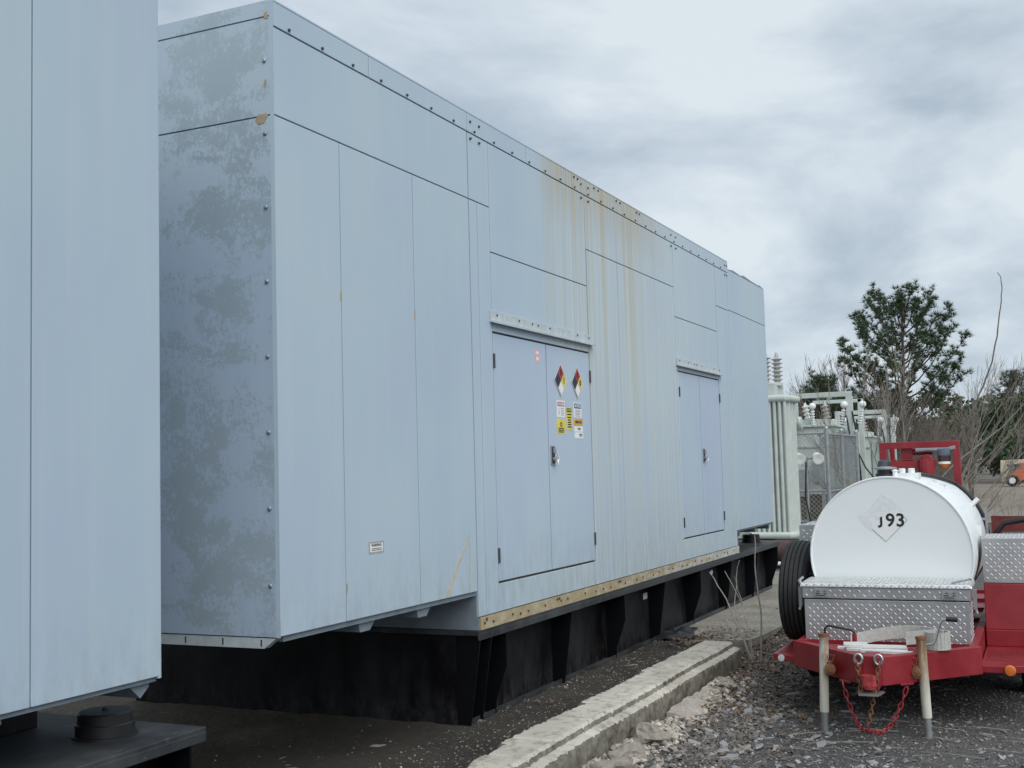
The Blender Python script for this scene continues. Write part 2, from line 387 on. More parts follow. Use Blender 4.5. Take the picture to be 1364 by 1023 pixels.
M = dict(
    paint=paint_mat('blue_grey_paint_streaked', True), paint_clean=paint_mat('blue_grey_paint', False), paint_door=paint_mat('blue_grey_door_paint', False, (1.0, .985, 1.035)),
    chalk=chalk_mat(), tan=tan_mat(), black=black_mat(), plate=top_plate_mat(),
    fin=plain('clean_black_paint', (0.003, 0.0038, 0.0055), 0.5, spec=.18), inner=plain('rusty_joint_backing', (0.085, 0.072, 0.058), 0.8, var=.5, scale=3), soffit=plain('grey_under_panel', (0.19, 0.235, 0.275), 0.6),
    trimdirty=plain('dusty_trim_paint', (0.46, 0.52, 0.545), 0.6, var=.14, scale=14),
    bolt=plain('dark_bolt_heads', (0.06, 0.06, 0.06), 0.5), rivet=plain('grey_rivets', (0.30, 0.34, 0.37), 0.4, 0.5),
    chrome=plain('worn_chrome', (0.6, 0.6, 0.6), 0.3, 0.9), blackpl=plain('black_plastic', (0.018, 0.018, 0.02), 0.45),
    rubber=plain('tyre_rubber', (0.022, 0.022, 0.024), 0.72, var=.3, scale=20),
    concrete=concrete_mat('pad_concrete', (0.42, 0.40, 0.35), (0.24, 0.225, 0.19), 1.0, 0.5),
    dirt=dirt_mat(),
    curb=curb_mat(),
    gravel=soil_mat('dark_gravel_bed', (0.12, 0.117, 0.115), (0.18, 0.175, 0.17), (0.30, 0.29, 0.285)),
    bank=soil_mat('leafy_rubble_soil', (0.11, 0.09, 0.072), (0.17, 0.145, 0.12), (0.30, 0.27, 0.23)),
    clearing=soil_mat('bare_clearing_soil', (0.24, 0.21, 0.175), (0.34, 0.305, 0.265), (0.40, 0.37, 0.32), 0.05),
    stone=None, red=red_mat(), jack=rusty_white_mat(), tank=tank_mat(), alu=alu_mat(), tread=plain('bright_tread_marks', (0.66, 0.67, 0.68), 0.42, 0.8, var=.1),
    galv=plain('galvanised_steel', (0.36, 0.38, 0.39), 0.45, 0.6), rust=plain('rusty_iron', (0.22, 0.10, 0.05), 0.8, 0.1, .4, 25),
    green=plain('pale_green_grey_paint', (0.50, 0.56, 0.53), 0.5, var=.1, scale=4),
    porcelain=plain('grey_porcelain', (0.44, 0.44, 0.43), 0.3, var=.2), brownpor=plain('brown_porcelain', (0.16, 0.11, 0.085), 0.3),
    white=plain('white_sticker', (0.80, 0.81, 0.81), 0.5, var=.04), print_black=plain('black_print', (0.02, 0.02, 0.022), 0.6),
    s_red=plain('sticker_red', (0.42, 0.03, 0.03), 0.5), s_blue=plain('sticker_blue', (0.03, 0.06, 0.19), 0.5), s_navy=plain('sticker_navy', (0.015, 0.02, 0.075), 0.5),
    s_yellow=plain('sticker_yellow', (0.72, 0.60, 0.08), 0.5), s_orange=plain('sticker_orange', (0.62, 0.36, 0.06), 0.5), s_pink=plain('faded_pink_sticker', (0.75, 0.42, 0.45), 0.5),
    grey_print=plain('grey_print', (0.35, 0.37, 0.40), 0.6), pale=plain('worn_placard_film', (0.62, 0.65, 0.66), 0.5, var=.12, scale=30),
    smudge=plain('placard_residue', (0.735, 0.775, 0.78), 0.6, var=.10, scale=30),
    hose=plain('pale_canvas_hose', (0.47, 0.47, 0.44), 0.8, var=.15, scale=30), board=plain('white_plank', (0.66, 0.67, 0.66), 0.5, var=.12),
    amber=plain('amber_lens', (0.65, 0.17, 0.03), 0.25), lens=plain('clear_reflector', (0.75, 0.74, 0.72), 0.25),
    orange=plain('faded_orange_paint', (0.60, 0.16, 0.08), 0.5), cream=plain('cream_paint', (0.66, 0.60, 0.44), 0.5),
    bark=plain('pine_bark', (0.085, 0.068, 0.056), 0.9, var=.35, scale=6), palebark=plain('pale_grey_bark', (0.30, 0.27, 0.235), 0.9, var=.3, scale=12),
    twigbark=plain('grey_brown_twigs', (0.27, 0.24, 0.21), 0.9, var=.3, scale=12), brownbark=plain('brown_twig_bark', (0.155, 0.13, 0.112), 0.9, var=.3, scale=8),
    needle=leaf_mat('pine_needles', (0.040, 0.068, 0.036), (0.070, 0.105, 0.050), (0.11, 0.14, 0.07)),
    needle2=leaf_mat('dark_pine_needles', (0.042, 0.058, 0.036), (0.075, 0.095, 0.054), (0.10, 0.115, 0.068)),
    forest=leaf_mat('mixed_wood_foliage', (0.070, 0.082, 0.056), (0.13, 0.128, 0.092), (0.16, 0.14, 0.112)),
    evergreen=leaf_mat('evergreen_foliage', (0.052, 0.085, 0.048), (0.088, 0.128, 0.066), (0.115, 0.155, 0.08)),
    brush=leaf_mat('dry_brush_twigs', (0.13, 0.105, 0.08), (0.20, 0.165, 0.125)),
    leaf=leaf_mat('dead_leaves', (0.10, 0.068, 0.048), (0.19, 0.135, 0.095), (0.26, 0.21, 0.165)),
)
def stone_mat(name, a, b, c3):
    t = NT(name); geo = t.n('ShaderNodeNewGeometry')
    g = t.noise(t.coord(), 40, 5, 0.65)
    c = t.mix(t.ramp(geo.outputs['Random Per Island'], [(0.0, a), (0.55, b), (0.86, b), (0.93, c3), (1.0, c3)]), a, b) if False else t.ramp(geo.outputs['Random Per Island'], [(0.0, a), (0.6, b), (0.88, b), (0.96, c3)])
    c = t.mix(t.ramp(g, [(0.4, 0.45), (0.6, 0)]), c, tuple(x * 0.5 for x in a))
    return t.done(c, 0.85, 0, 0.25)
M['stone'] = stone_mat('gravel_stones', (0.085, 0.083, 0.083), (0.225, 0.22, 0.216), (0.50, 0.49, 0.48))
M['rubble'] = stone_mat('mixed_rubble', (0.12, 0.10, 0.085), (0.25, 0.235, 0.225), (0.52, 0.49, 0.44))
M['slate'] = stone_mat('slate_shards', (0.21, 0.21, 0.215), (0.33, 0.33, 0.335), (0.46, 0.46, 0.455))
M['chunk'] = concrete_mat('broken_concrete', (0.60, 0.57, 0.52), (0.44, 0.38, 0.32), 3.0, 0.5)

# ------------------------------------------------------------------ ground
G = -0.175
def hash_noise(x, y, s):
    return (math.sin(x * 12.3 * s + 1.7 * math.sin(y * 7.1 * s)) + math.sin(y * 10.7 * s + 2.1 * math.sin(x * 6.3 * s + 2.0)) + math.sin((x + y) * 19.1 * s)) / 3
def gh(x, y):     # height of the gravel and rubble bank
    d = max(0.0, min(1.0, (x + 2.74) / 0.95))
    ramp_ = (1 - d) ** 1.6
    h = G + 0.07 * ramp_ * (0.6 + 0.4 * hash_noise(x * .7, y * .5, .5)) + 0.016 * hash_noise(x, y, 0.6) * (0.4 + ramp_)
    if y > 10.3: h += min(1, (y - 10.3) / 0.5) * 0.06 * ramp_
    return h
b = MB(); b.face([(-600, -300, G - .05), (600, -300, G - .05), (600, 900, G - .05), (-600, 900, G - .05)])
b.build('ground', M['gravel'], kind='structure')
b = MB(); nx, ny = 60, 130; xs = [-2.80 + 9.0 * (i / nx) ** 1.6 for i in range(nx + 1)]; ys = [3 + 15 * j / ny for j in range(ny + 1)]
b.v = [(x, y, gh(x, y)) for y in ys for x in xs]
b.f = [(j * (nx + 1) + i, j * (nx + 1) + i + 1, (j + 1) * (nx + 1) + i + 1, (j + 1) * (nx + 1) + i) for j in range(ny) for i in range(nx)]
b.m = [0] * len(b.f)
b.build('gravel_lot', M['gravel'], kind='structure', smooth=60)
b = MB(); b.face([(-200, 36, G - .03), (200, 36, G - .03), (200, 130, G - .03), (-200, 130, G - .03)])
b.build('clearing', M['clearing'], kind='structure')
b = MB()                                            # concrete pad, stepped edge beyond the curb's far end
b.prism([(-30, -12), (-3.06, -12), (-3.06, 10.95), (-2.76, 11.05), (-2.70, 11.6), (-2.68, 13.0), (-2.66, 16.5), (-2.66, 34), (-30, 34)], 'z', -0.3, 0.0)
b.build('concrete_pad', M['concrete'], kind='structure')
b = MB(); nx, ny = 60, 180                          # dark dirt washed over the pad beside and between the skids
def dz(x, y): return 0.010 + 0.010 * hash_noise(x, y, .8) + 0.006 * hash_noise(x, y, 2.3) + (0.02 * max(0, (x + 3.25) / .2) ** 2 if x > -3.25 else 0)
X_ = [-9.0 + 5.96 * (i / nx) ** .6 for i in range(nx + 1)]
b.v = [(x, 1 + 9.75 * j / ny + (0.18 * hash_noise(x, 1, .9) if j == ny else 0), dz(x, 1 + 9.75 * j / ny)) for j in range(ny + 1) for x in X_]
b.f = [(j * (nx + 1) + i, j * (nx + 1) + i + 1, (j + 1) * (nx + 1) + i + 1, (j + 1) * (nx + 1) + i) for j in range(ny) for i in range(nx)]
b.m = [0] * len(b.f); b.build('dirt_strip', M['dirt'], kind='structure', smooth=60)

# ------------------------------------------------------------------ concrete curb
def curb():
    b = MB(); n = 150; y0, y1 = 5.45, 10.36; rows = []; n = 240
    for j in range(n + 1):
        y = y0 + (y1 - y0) * j / n
        k = math.floor(y / 0.62); saw = ((y / 0.62) - k)
        le = -3.04 + 0.028 * saw - 0.012 * math.sin(k * 2.7) + random.uniform(-.010, .010)
        if y < 5.8: le += (5.8 - y) * 0.35
        tz = 0.085 + random.uniform(-.003, .003) + .005 * math.sin(y * 3) - (.012 if random.random() < .06 else 0)
        if y < 5.75: tz -= (5.75 - y) * 0.12
        a = random.uniform(-.004, .004) - (.012 if random.random() < .08 else 0); c_ = random.uniform(-.005, .005) - (.014 if random.random() < .10 else 0)
        rows.append([(le - .01, y, -0.1), (le, y, tz - .02), (le + .02, y, tz), (-2.90, y, tz + random.uniform(-.001, .001)), (-2.765 + a, y, tz - .002), (-2.745 + a, y, tz - .016),
                     (-2.738 + a, y, tz - .045), (-2.70 + c_, y, tz - .050), (-2.675 + c_, y, tz - .062), (-2.668 + c_, y, tz - .085), (-2.672 + random.uniform(-.004, .004), y, -.08), (-2.68, y, -0.24)])
    w = len(rows[0]); b.v = [p for r in rows for p in r]
    b.f = [(j * w + i, j * w + i + 1, (j + 1) * w + i + 1, (j + 1) * w + i) for j in range(n) for i in range(w - 1)]
    b.f += [tuple(range(w)), tuple(n * w + i for i in range(w - 1, -1, -1))]; b.m = [0] * len(b.f)
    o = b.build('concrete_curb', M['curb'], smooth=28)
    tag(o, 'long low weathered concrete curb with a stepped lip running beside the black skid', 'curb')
curb()

# ------------------------------------------------------------------ generator enclosures
GAP = 0.0035
def panel(root, name, mat, y0, y1, z0, z1, x=0.0, th=0.02):
    b = MB(); b.box(x - th, x, y0 + GAP - 6.87, y1 - GAP - 6.87, z0 + GAP, z1 - GAP)
    return b.build(name, mat, root, bevel=0.0025)
def sticker(door, name, y0, y1, z0, z1, bg, draw=None, mats=None, x=0.0):
    b = MB(); y0 -= 6.87; y1 -= 6.87
    b.box(x, x + .0015, y0, y1, z0, z1)
    if draw: draw(b, y0, y1, z0, z1, x + .0015)
    return b.build(name, [bg] + (mats or []), door)
UX, UY = (0, 1, 0), (0, 0, 1)
def lines(b, y0, y1, zs, x, h=.006, m=1, ragged=True):
    b.cur = m
    for i, z in enumerate(zs):
        e_ = (y1 - y0) * (random.uniform(0, .25) if ragged else 0)
        b.box(x, x + .0007, y0 + e_ / 2, y1 - e_ / 2, z - h / 2, z + h / 2)
    b.cur = 0
def nfpa(door, name, y, z, ry, rz_, digits):
    b = MB(); y -= 6.87
    def q(c, s, m_, x0, x1):
        b.cur = m_; b.prism([(c[0] - s * ry, c[1]), (c[0], c[1] - s * rz_), (c[0] + s * ry, c[1]), (c[0], c[1] + s * rz_)], 'x', x0, x1)
    q((y, z), 1.1, 0, 0, .001); q((y, z), 1.03, 5, 0.001, .0015)
    for (dy, dzz, m_) in ((0, .5, 1), (-.5, 0, 2), (.5, 0, 3), (0, -.5, 4)):
        q((y + dy * ry, z + dzz * rz_), .475, m_, .0015, .0025)
    for (dy, dzz, m_, tx) in ((0, .5, 5, digits[0]), (-.5, 0, 5, digits[1]), (.5, 0, 5, digits[2])):
        b.cur = m_; b.text(tx, rz_ * .52, (0.0028, y + dy * ry, z + dzz * rz_), UX, UY, .0004, .004)
    return b.build(name, [M['white'], M['s_red'], M['s_navy'], M['s_yellow'], M['white'], M['print_black']], door)
def latch(door, y, z, x=0.0):
    b = MB(); y -= 6.87
    b.box(x, x + .008, y - .036, y + .036, z - .075, z + .075)
    b.cur = 1; b.box(x + .008, x + .011, y - .026, y + .026, z - .062, z + .064); b.cur = 0; b.box(x + .010, x + .024, y - .015, y + .02, z + .018, z + .055); b.tube([(x + .01, y, z - .03), (x + .03, y, z - .03)], .018, 12)
    b.cur = 2; b.box(x + .03, x + .04, y - .012, y + .04, z - .05, z - .02); b.tube([(x + .03, y + .02, z + .03), (x + .045, y + .02, z - .03), (x + .04, y, z - .075)], .006, 6)
    b.build('handle', [M['rivet'], M['blackpl'], M['chrome']], door, bevel=.002)
def hinge(door, y, z):
    b = MB(); y -= 6.87
    b.tube([(.004, y, z - .05), (.004, y, z + .05)], .0075, 8)
    b.build('hinge', M['bolt'], door)

def enclosure(root, P, first):
    """Whole weatherproof generator housing on its skid; local y 0 is world y 6.87 of the full unit."""
    inner = MB()
    inner.box(-2.97, -.021, 0.003, 6.72, .62, 4.02)
    inner.box(-2.97, -.021, 4.755 - 6.87, 0.003, .882, 4.02); inner.box(-2.97, -.021, 6.72, 8.58, .892, 3.94)
    inner.build('inner_body', M['inner'], root)
    tz0, tz1 = 3.915, 4.045
    for y0, y1 in ((4.73, 5.63), (5.63, 6.855), (6.855, 7.81), (7.81, 8.72), (8.72, 8.955), (8.955, 9.95), (9.95, 11.45), (11.45, 12.35), (12.35, 13.6)):
        panel(root, 'roof_trim', P, y0, y1, tz0, tz1, .003)
    for y0, y1, z0, z1 in ((4.73, 6.855, 3.46, tz0), (4.73, 5.315, .873, 3.46), (5.315, 6.11, .873, 3.46), (6.11, 6.855, .873, 3.46),
                           (6.862, 7.17, 3.46, tz0), (6.862, 6.98, .705, 3.46), (6.98, 7.17, .705, 3.46),
                           (7.17, 8.975, 3.15, tz0), (7.17, 8.975, 2.68, 3.15), (7.17, 8.985, .705, .895), (7.17, 8.985, 2.60, 2.68),
                           (8.98, 11.405, 3.46, tz0), (8.988, 9.73, .705, 3.46), (9.73, 10.19, .705, 3.46), (10.19, 10.66, .705, 3.46), (10.66, 11.405, .705, 3.46),
                           (11.41, 13.012, 3.16, tz0), (11.41, 13.012, 2.68, 3.16), (11.41, 13.015, .705, .915), (11.41, 13.015, 2.612, 2.68), (11.41, 11.457, .915, 2.612),
                           (13.02, 13.555, 3.46, tz0), (13.02, 13.405, .705, 3.46), (13.41, 13.555, .705, 3.46),
                           *(((13.56, 14.08, .88, 3.96), (14.08, 14.785, .88, 3.96), (14.785, 15.47, .88, 3.96)) if first else
                             ((13.56, 15.47, 3.47, 3.96), (13.56, 14.08, .88, 3.47), (14.08, 14.785, .88, 3.47), (14.785, 15.47, .88, 3.47)))):
        panel(root, 'side_panel', P, y0, y1, z0, z1)
    # doors
    for k, (y0, y1, z0, z1, side) in enumerate(((7.175, 8.092, .90, 2.598, -1), (8.095, 8.985, .90, 2.598, 1), (11.46, 12.218, .92, 2.61, -1), (12.222, 13.015, .92, 2.61, 1))):
        d = panel(root, 'door', M['paint_door'], y0 + .003, y1 - .003, z0 + .004, z1 - .004, -.004)
        hy = y0 + .006 if side < 0 else y1 - .006
        for hz in (1.08, 2.40): hinge(d, hy, hz)
        if side > 0: latch(d, y0 + .065, 1.755, -.004)
        if k == 0:
            sticker(d, 'warning_sticker', 7.885, 7.965, 2.44, 2.54, M['s_pink'], lambda b, a, c, e_, f, x: lines(b, a + .012, c - .012, [e_ + .03, e_ + .075], x, .02), [M['white']], -.004)
        if k == 1 and not first:
            nfpa(d, 'hazard_placard', 8.357, 2.333, .118, .118, '021'); nfpa(d, 'hazard_placard', 8.70, 2.333, .112, .118, '020')
            def danger(b, y0, y1, z0, z1, x):
                b.cur = 2; b.box(x, x + .0006, y0 + .012, y1 - .012, z1 - .045, z1 - .012)
                b.cur = 0; b.text('DANGER', .030, (x + .0008, (y0 + y1) / 2, z1 - .029), UX, UY, .0002, .001)
                lines(b, y0 + .075, y1 - .015, [z1 - .06 - .013 * i for i in range(5)], x, .006); lines(b, y0 + .03, y0 + .055, [z1 - .07, z1 - .09, z1 - .105], x, .010)
            sticker(d, 'warning_sticker', 8.268, 8.428, 2.048, 2.178, M['white'], danger, [M['grey_print'], M['s_red']], -.004)
            def yel(b, y0, y1, z0, z1, x):
                b.cur = 1; b.lathe((x, (y0 + y1) / 2, z1 - .042), (1, 0, 0), [(.020, 0), (.020, .0006)], 14)
                b.cur = 0; b.lathe((x + .0006, (y0 + y1) / 2, z1 - .042), (1, 0, 0), [(.009, 0), (.009, .0006)], 10)
                lines(b, y0 + .02, y1 - .02, [z0 + .015, z0 + .028, z0 + .042], x, .008)
            sticker(d, 'warning_sticker', 8.26, 8.432, 1.92, 2.034, M['s_yellow'], yel, [M['print_black']], -.004)
            def cau(b, y0, y1, z0, z1, x):
                b.cur = 1; b.box(x, x + .0006, y0 + .006, y1 - .006, z1 - .034, z1 - .004)
                b.cur = 0; b.text('CAUTION', .022, (x + .0008, (y0 + y1) / 2, z1 - .019), UX, UY, .0002, .0008)
                lines(b, y0 + .014, y1 - .014, [z1 - .052, z1 - .075, z1 - .095, z1 - .113, z1 - .131, z1 - .150], x, .010)
            sticker(d, 'warning_sticker', 8.458, 8.572, 1.953, 2.127, M['s_yellow'], cau, [M['print_black']], -.004)
            def notice(b, y0, y1, z0, z1, x):
                b.cur = 2; b.box(x, x + .0006, y0 + .010, y1 - .010, z1 - .048, z1 - .008)
                b.cur = 0; b.text('NOTICE', .033, (x + .0008, (y0 + y1) / 2, z1 - .028), UX, UY, .0002, .0012)
                lines(b, y0 + .02, y1 - .02, [z1 - .060 - .012 * i for i in range(5)], x, .006)
            sticker(d, 'warning_sticker', 8.612, 8.775, 2.056, 2.176, M['white'], notice, [M['grey_print'], M['s_blue']], -.004)
            def dies(b, y0, y1, z0, z1, x):
                b.cur = 1; b.text('DIESEL FUEL', .026, (x + .0005, (y0 + y1) / 2, (z0 + z1) / 2), UX, UY, .0002, .0012)
            sticker(d, 'warning_sticker', 8.612, 8.796, 1.992, 2.046, M['s_orange'], dies, [M['print_black']], -.004)
            def tk(b, y0, y1, z0, z1, x):
                b.cur = 1; b.text('TANK 1', .022, (x + .0005, (y0 + y1) / 2 + .012, (z0 + z1) / 2), UX, UY, .0002, .001)
            sticker(d, 'warning_sticker', 8.614, 8.797, 1.943, 1.987, M['white'], tk, [M['print_black']], -.004)
            def tk2(b, y0, y1, z0, z1, x): lines(b, y0 + .085, y1 - .012, [(z0 + z1) / 2 - .004, (z0 + z1) / 2 + .008], x, .007)
            sticker(d, 'warning_sticker', 8.618, 8.799, 1.890, 1.938, M['white'], tk2, [M['print_black']], -.004)
    # drip rails above the doors
    for y0, y1 in ((7.13, 9.05), (11.40, 13.09)):
        b = MB(); a, c_ = y0 - 6.87, y1 - 6.87
        b.box(.0, .010, a, c_ - .045, 2.672, 2.742); b.hexa([(0, a, 2.664), (.045, a, 2.652), (.045, c_, 2.652), (0, c_, 2.664), (0, a, 2.676), (.045, a, 2.670), (.045, c_, 2.670), (0, c_, 2.676)])
        d = b.build('drip_rail', M['trimdirty'], root, bevel=.002)
        b = MB()
        for t_ in (.05, .24, .36, .415, .53, .82, .95): b.lathe((.010, a + (c_ - a) * t_, 2.716), (1, 0, 0), [(.008, 0), (.007, .006)], 8)
        b.build('screw', M['bolt'], d, kind='stuff')
    # tan strip where the paint is gone, with its bolts
    b = MB(); b.box(-.02, .004, .012, 6.735, .622, .702); st = b.build('sill_strip', M['tan'] if not first else P, root)
    b = MB(); y = .06
    while y < 6.7:
        b.lathe((.004, y, .664 + random.uniform(-.008, .008)), (1, 0, 0), [(.0095, 0), (.008, .007)], 8); y += random.choice((.13, .17, .24, .30, .30, .36))
    for y in (.09, 1.28, 1.32, 2.62, 2.66): b.lathe((.004, y, .684), (1, 0, 0), [(.012, 0), (.01, .007)], 8)
    b.build('bolt_row', M['bolt'], root, kind='stuff')
    b = MB()
    for y in [4.86 + .30 * i for i in range(29)]:
        if y < 13.5: b.lathe((.003, y - 6.87, 3.935), (1, 0, 0), [(.0095, 0), (.007, .010)], 8)
    for y in (6.90, 7.03, 8.90, 9.06, 11.36, 11.52, 13.45, 13.53):
        for z in (3.875, 3.99): b.lathe((.001, y - 6.87, z), (1, 0, 0), [(.0105, 0), (.008, .011)], 8)
    for y in (8.75, 8.83, 9.2, 9.3, 9.75, 9.85, 10.3, 10.38): b.lathe((.003, y - 6.87, 4.018), (1, 0, 0), [(.010, 0), (.008, .010)], 8)
    b.build('trim_bolt_row', M['bolt'], root, kind='stuff')
    # near end, overhang and underside
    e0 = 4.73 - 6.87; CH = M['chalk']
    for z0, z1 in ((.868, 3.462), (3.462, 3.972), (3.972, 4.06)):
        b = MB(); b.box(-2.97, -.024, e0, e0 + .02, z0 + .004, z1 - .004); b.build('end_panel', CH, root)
    for k in range(8):
        b = MB(); b.ball((-.055, e0 - .002, 1.12 + .375 * k), .0125, 10, 1, .6, 1); b.build('rivet', M['rivet'], root, smooth=60)
    b = MB(); b.box(-.024, 0.001, e0, e0 + .0015, .87, 4.05); b.build('corner_trim', P, root)
    if not first:
        b = MB(); b.prism([(-.095, 3.42), (-.06, 3.425), (-.035, 3.465), (-.05, 3.475), (-.10, 3.47), (-.115, 3.445)], 'y', e0 - .002, e0); b.build('paint_chip', M['tan'], root); b = MB(); b.prism([(-.05, 3.60), (-.042, 3.64), (-.05, 3.65), (-.058, 3.62)], 'y', e0 - .002, e0); b.build('paint_chip', M['tan'], root); b = MB(); b.prism([(-.055, 3.96), (-.03, 3.96), (-.035, 4.0), (-.05, 3.99)], 'y', e0 - .002, e0)
        b.build('paint_chip', M['tan'], root)
    b = MB(); b.prism([(-2.97, .815), (-.10, .815), (-.028, .866), (-2.97, .866)], 'y', e0 + .004, e0 + .05); fl = b.build('end_sill', M['trimdirty'], root)
    b = MB()
    for k in range(10): b.box(-.12 - .235 * k, -.112 - .235 * k, e0 + .002, e0 + .0045, .826, .858)
    b.build('slot_row', M['bolt'], root, kind='stuff')
    b = MB(); b.box(-2.97, -.02, e0 + .05, -.002, .845, .8815); b.build('underside', M['soffit'], root); b = MB(); b.box(-2.97, -.02, 6.735, 8.59, .862, .8915); b.build('underside', M['soffit'], root)
    b = MB(); b.box(-2.97, -.006, -.004, .003, .622, .868); b.build('return_panel', M['soffit'], root); b = MB(); b.box(-2.97, -.006, 6.722, 6.735, .622, .868); b.build('return_panel', M['soffit'], root)
    for y in (5.52, 6.16):
        b = MB(); b.prism([(y - 6.87 - .02, .845), (y - 6.87 + .16, .845), (y - 6.87 + .10, .79), (y - 6.87, .79)], 'x', -.30, -.05); b.build('support_bracket', M['soffit'], root)
    for y in (13.8, 14.6, 15.35):
        b = MB(); b.prism([(y - 6.87 - .02, .862), (y - 6.87 + .10, .862), (y - 6.87 + .10, .84), (y - 6.87 + .05, .80)], 'x', -.30, -.05); b.build('support_bracket', M['soffit'], root)
    b = MB(); b.box(-2.97, 0, 4.74 - 6.87, 6.73, 4.047, 4.056); b.build('roof', P, root)
    b = MB()
    pts = [(6.75, 3.965), (7.0, 3.985), (7.4, 3.972), (7.5, 3.995), (7.9, 3.98), (8.3, 3.972), (8.35, 3.985), (8.60, 3.965)]
    b.prism([(6.735, 3.955)] + pts + [(8.60, 3.955)], 'x', -2.97, -.002); b.build('rear_roof', M['soffit'], root)
    b = MB(); b.box(-2.97, -.001, 8.582, 8.60, .875, 3.955); b.box(-2.97, -2.95, e0 + .02, 8.58, .87, 3.95); b.build('end_panel', P, root)
    if not first:
        sl_ = MB(); sl_.box(0, .0015, 5.543 - 6.87, 5.70 - 6.87, 1.212, 1.278); sl_.cur = 1; sl_.box(.0015, .0022, 5.555 - 6.87, 5.688 - 6.87, 1.222, 1.268); sl_.cur = 2
        sl_.text('WARNING', .022, (.0022, 5.62 - 6.87, 1.257), UX, UY, .0004, .0008)
        for zz in (1.239, 1.230): sl_.box(.0022, .0026, 5.57 - 6.87, 5.675 - 6.87, zz - .002, zz + .002)
        sl_.build('name_plate', [M['chrome'], M['white'], M['print_black']], root)
        b = MB()
        b.prism([(6.745 - 6.87, 1.25), (6.765 - 6.87, 1.255), (6.462 - 6.87, .885), (6.405 - 6.87, .885)], 'x', 0.0, .0012); b.prism([(6.745 - 6.87, 1.20), (6.760 - 6.87, 1.20), (6.745 - 6.87, .89), (6.728 - 6.87, .89)], 'x', 0.0, .0011)
        b.build('bare_scar', plain('bare_tan_scar', (0.47, 0.445, 0.37), 0.75, var=.2, scale=20), root)
        for y_, z_ in ((5.31, 2.62), (6.108, 2.60), (5.325, 1.05)):
            b = MB(); b.prism([(y_ - 6.882, z_ - .035), (y_ - 6.867, z_ - .02), (y_ - 6.863, z_ + .03), (y_ - 6.876, z_ + .02)], 'x', 0, .001); b.build('rust_spot', M['tan'], root)
    # black skid tank
    K = M['black']
    b = MB(); b.box(-2.80, -.18, 0.0, 8.80, 0.006, .585); base = b.build('skid', K, root)
    b = MB(); b.box(-2.98, .0, -.015, 8.88, .585, .6185); b.box(-.012, .001, -.016, 8.881, .555, .600); b.build('top_plate', M['plate'], base, bevel=.004)
    b = MB(); b.box(-.18, -.105, .02, 8.80, .004, .016); b.box(-.112, -.100, .02, 8.80, .016, .040); b.build('bottom_flange', M['plate'], base)
    for i, y in enumerate((.004, .17, .40, 1.58, 2.78, 3.93, 5.13, 6.42, 7.68, 8.78)):
        b = MB()
        prof = [(-.18, .008), (-.085, .008), (-.004, .555), (-.004, .585), (-.18, .585)] if i in (0, 1, 3, 5, 7, 8) else [(-.18, .008), (-.10, .008), (-.092, .10), (-.006, .34), (-.006, .585), (-.18, .585)]
        b.prism(prof, 'y', y, y + .012); b.build('gusset', M['fin'], base)
    for i, y in enumerate((.004, .17, .40, 1.58, 2.78, 3.93, 5.13, 6.42, 7.68, 8.78)):
        b = MB(); b.prism([(-2.80, .008), (-2.90, .008), (-2.975, .585), (-2.80, .585)], 'y', y, y + .012); b.build('gusset', M['fin'], base)
    for y, z, s in ((3.78 if not first else 3.8, .40, .075), (6.12, .42, .06)):
        b = MB(); b.box(-.18, -.177, y, y + s * 1.5, z, z + s * .75); b.build('label_plate', M['white'], base)
    b = MB(); b.lathe((-.31, 8.60, .6185), (0, 0, 1), [(.135, 0), (.135, .008), (.122, .010), (.122, .055), (.118, .060), (.112, .060), (.112, .098), (.106, .104), (.0, .106)], 40)
    b.lathe((-.31, 8.60, .722), (0, 0, 1), [(.012, 0), (.012, .012), (.006, .018)], 10)
    b.build('filler_cap', M['blackpl'], base, smooth=35)
    b = MB(); b.box(-1.25, -.72, 8.20, 8.62, .6185, .72); b.build('cable_box', K, base, bevel=.006)
    if first:
        b = MB(); b.prism([(-.50, .6185), (-.30, .6185), (-.36, .85), (-.44, .85)], 'y', 7.9, 7.92); b.build('support_leg', M['soffit'], base)

u2 = thing('generator_enclosure', 'large blue-grey generator housing with rust streaks and hazard diamonds on its double door', 'generator', (-3.48, 6.87, 0))
enclosure(u2, M['paint'], False)
u1 = thing('generator_enclosure', 'plain blue-grey generator housing nearest the camera, cut off by the left edge', 'generator', (-3.445, 6.87 - 11.61, -.045))
enclosure(u1, M['paint_clean'], True)

# ------------------------------------------------------------------ tank trailer
T0 = (-1.20, 8.05)
tr = thing('fuel_trailer', 'red tongue trailer carrying a white fuel tank, diamond plate boxes and a spare tyre', 'trailer', (T0[0], T0[1], 0), R(0.6))
RD = M['red']
FT, FB, HW, CY = .37, .185, .615, .62      # frame top and bottom, half width, y of the tongue corners
def channel(b, p, q, hw_t=.03, z0=FB, z1=FT):
    p, q = Vector(p), Vector(q); d = (q - p).normalized(); n_ = Vector((-d.y, d.x)) * hw_t
    b.hexa([(*(p - n_), z0), (*(q - n_), z0), (*(q + n_), z0), (*(p + n_), z0), (*(p - n_), z1), (*(q - n_), z1), (*(q + n_), z1), (*(p + n_), z1)])
for sx in (-1, 1):
    b = MB(); channel(b, (sx * .035, .0), (sx * HW, CY)); b.build('tongue_arm', RD, tr, bevel=.004)
    b = MB(); channel(b, (sx * (HW - .035), CY + .02), (sx * (HW - .035), 4.4)); b.build('frame_rail', RD, tr, bevel=.004)
for y in (CY + .12, 1.55, 2.2, 2.9, 3.6, 4.36):
    b = MB(); b.box(-HW + .07, HW - .07, y - .03, y + .03, FB + .03, FT - .004); b.build('cross_member', RD, tr)
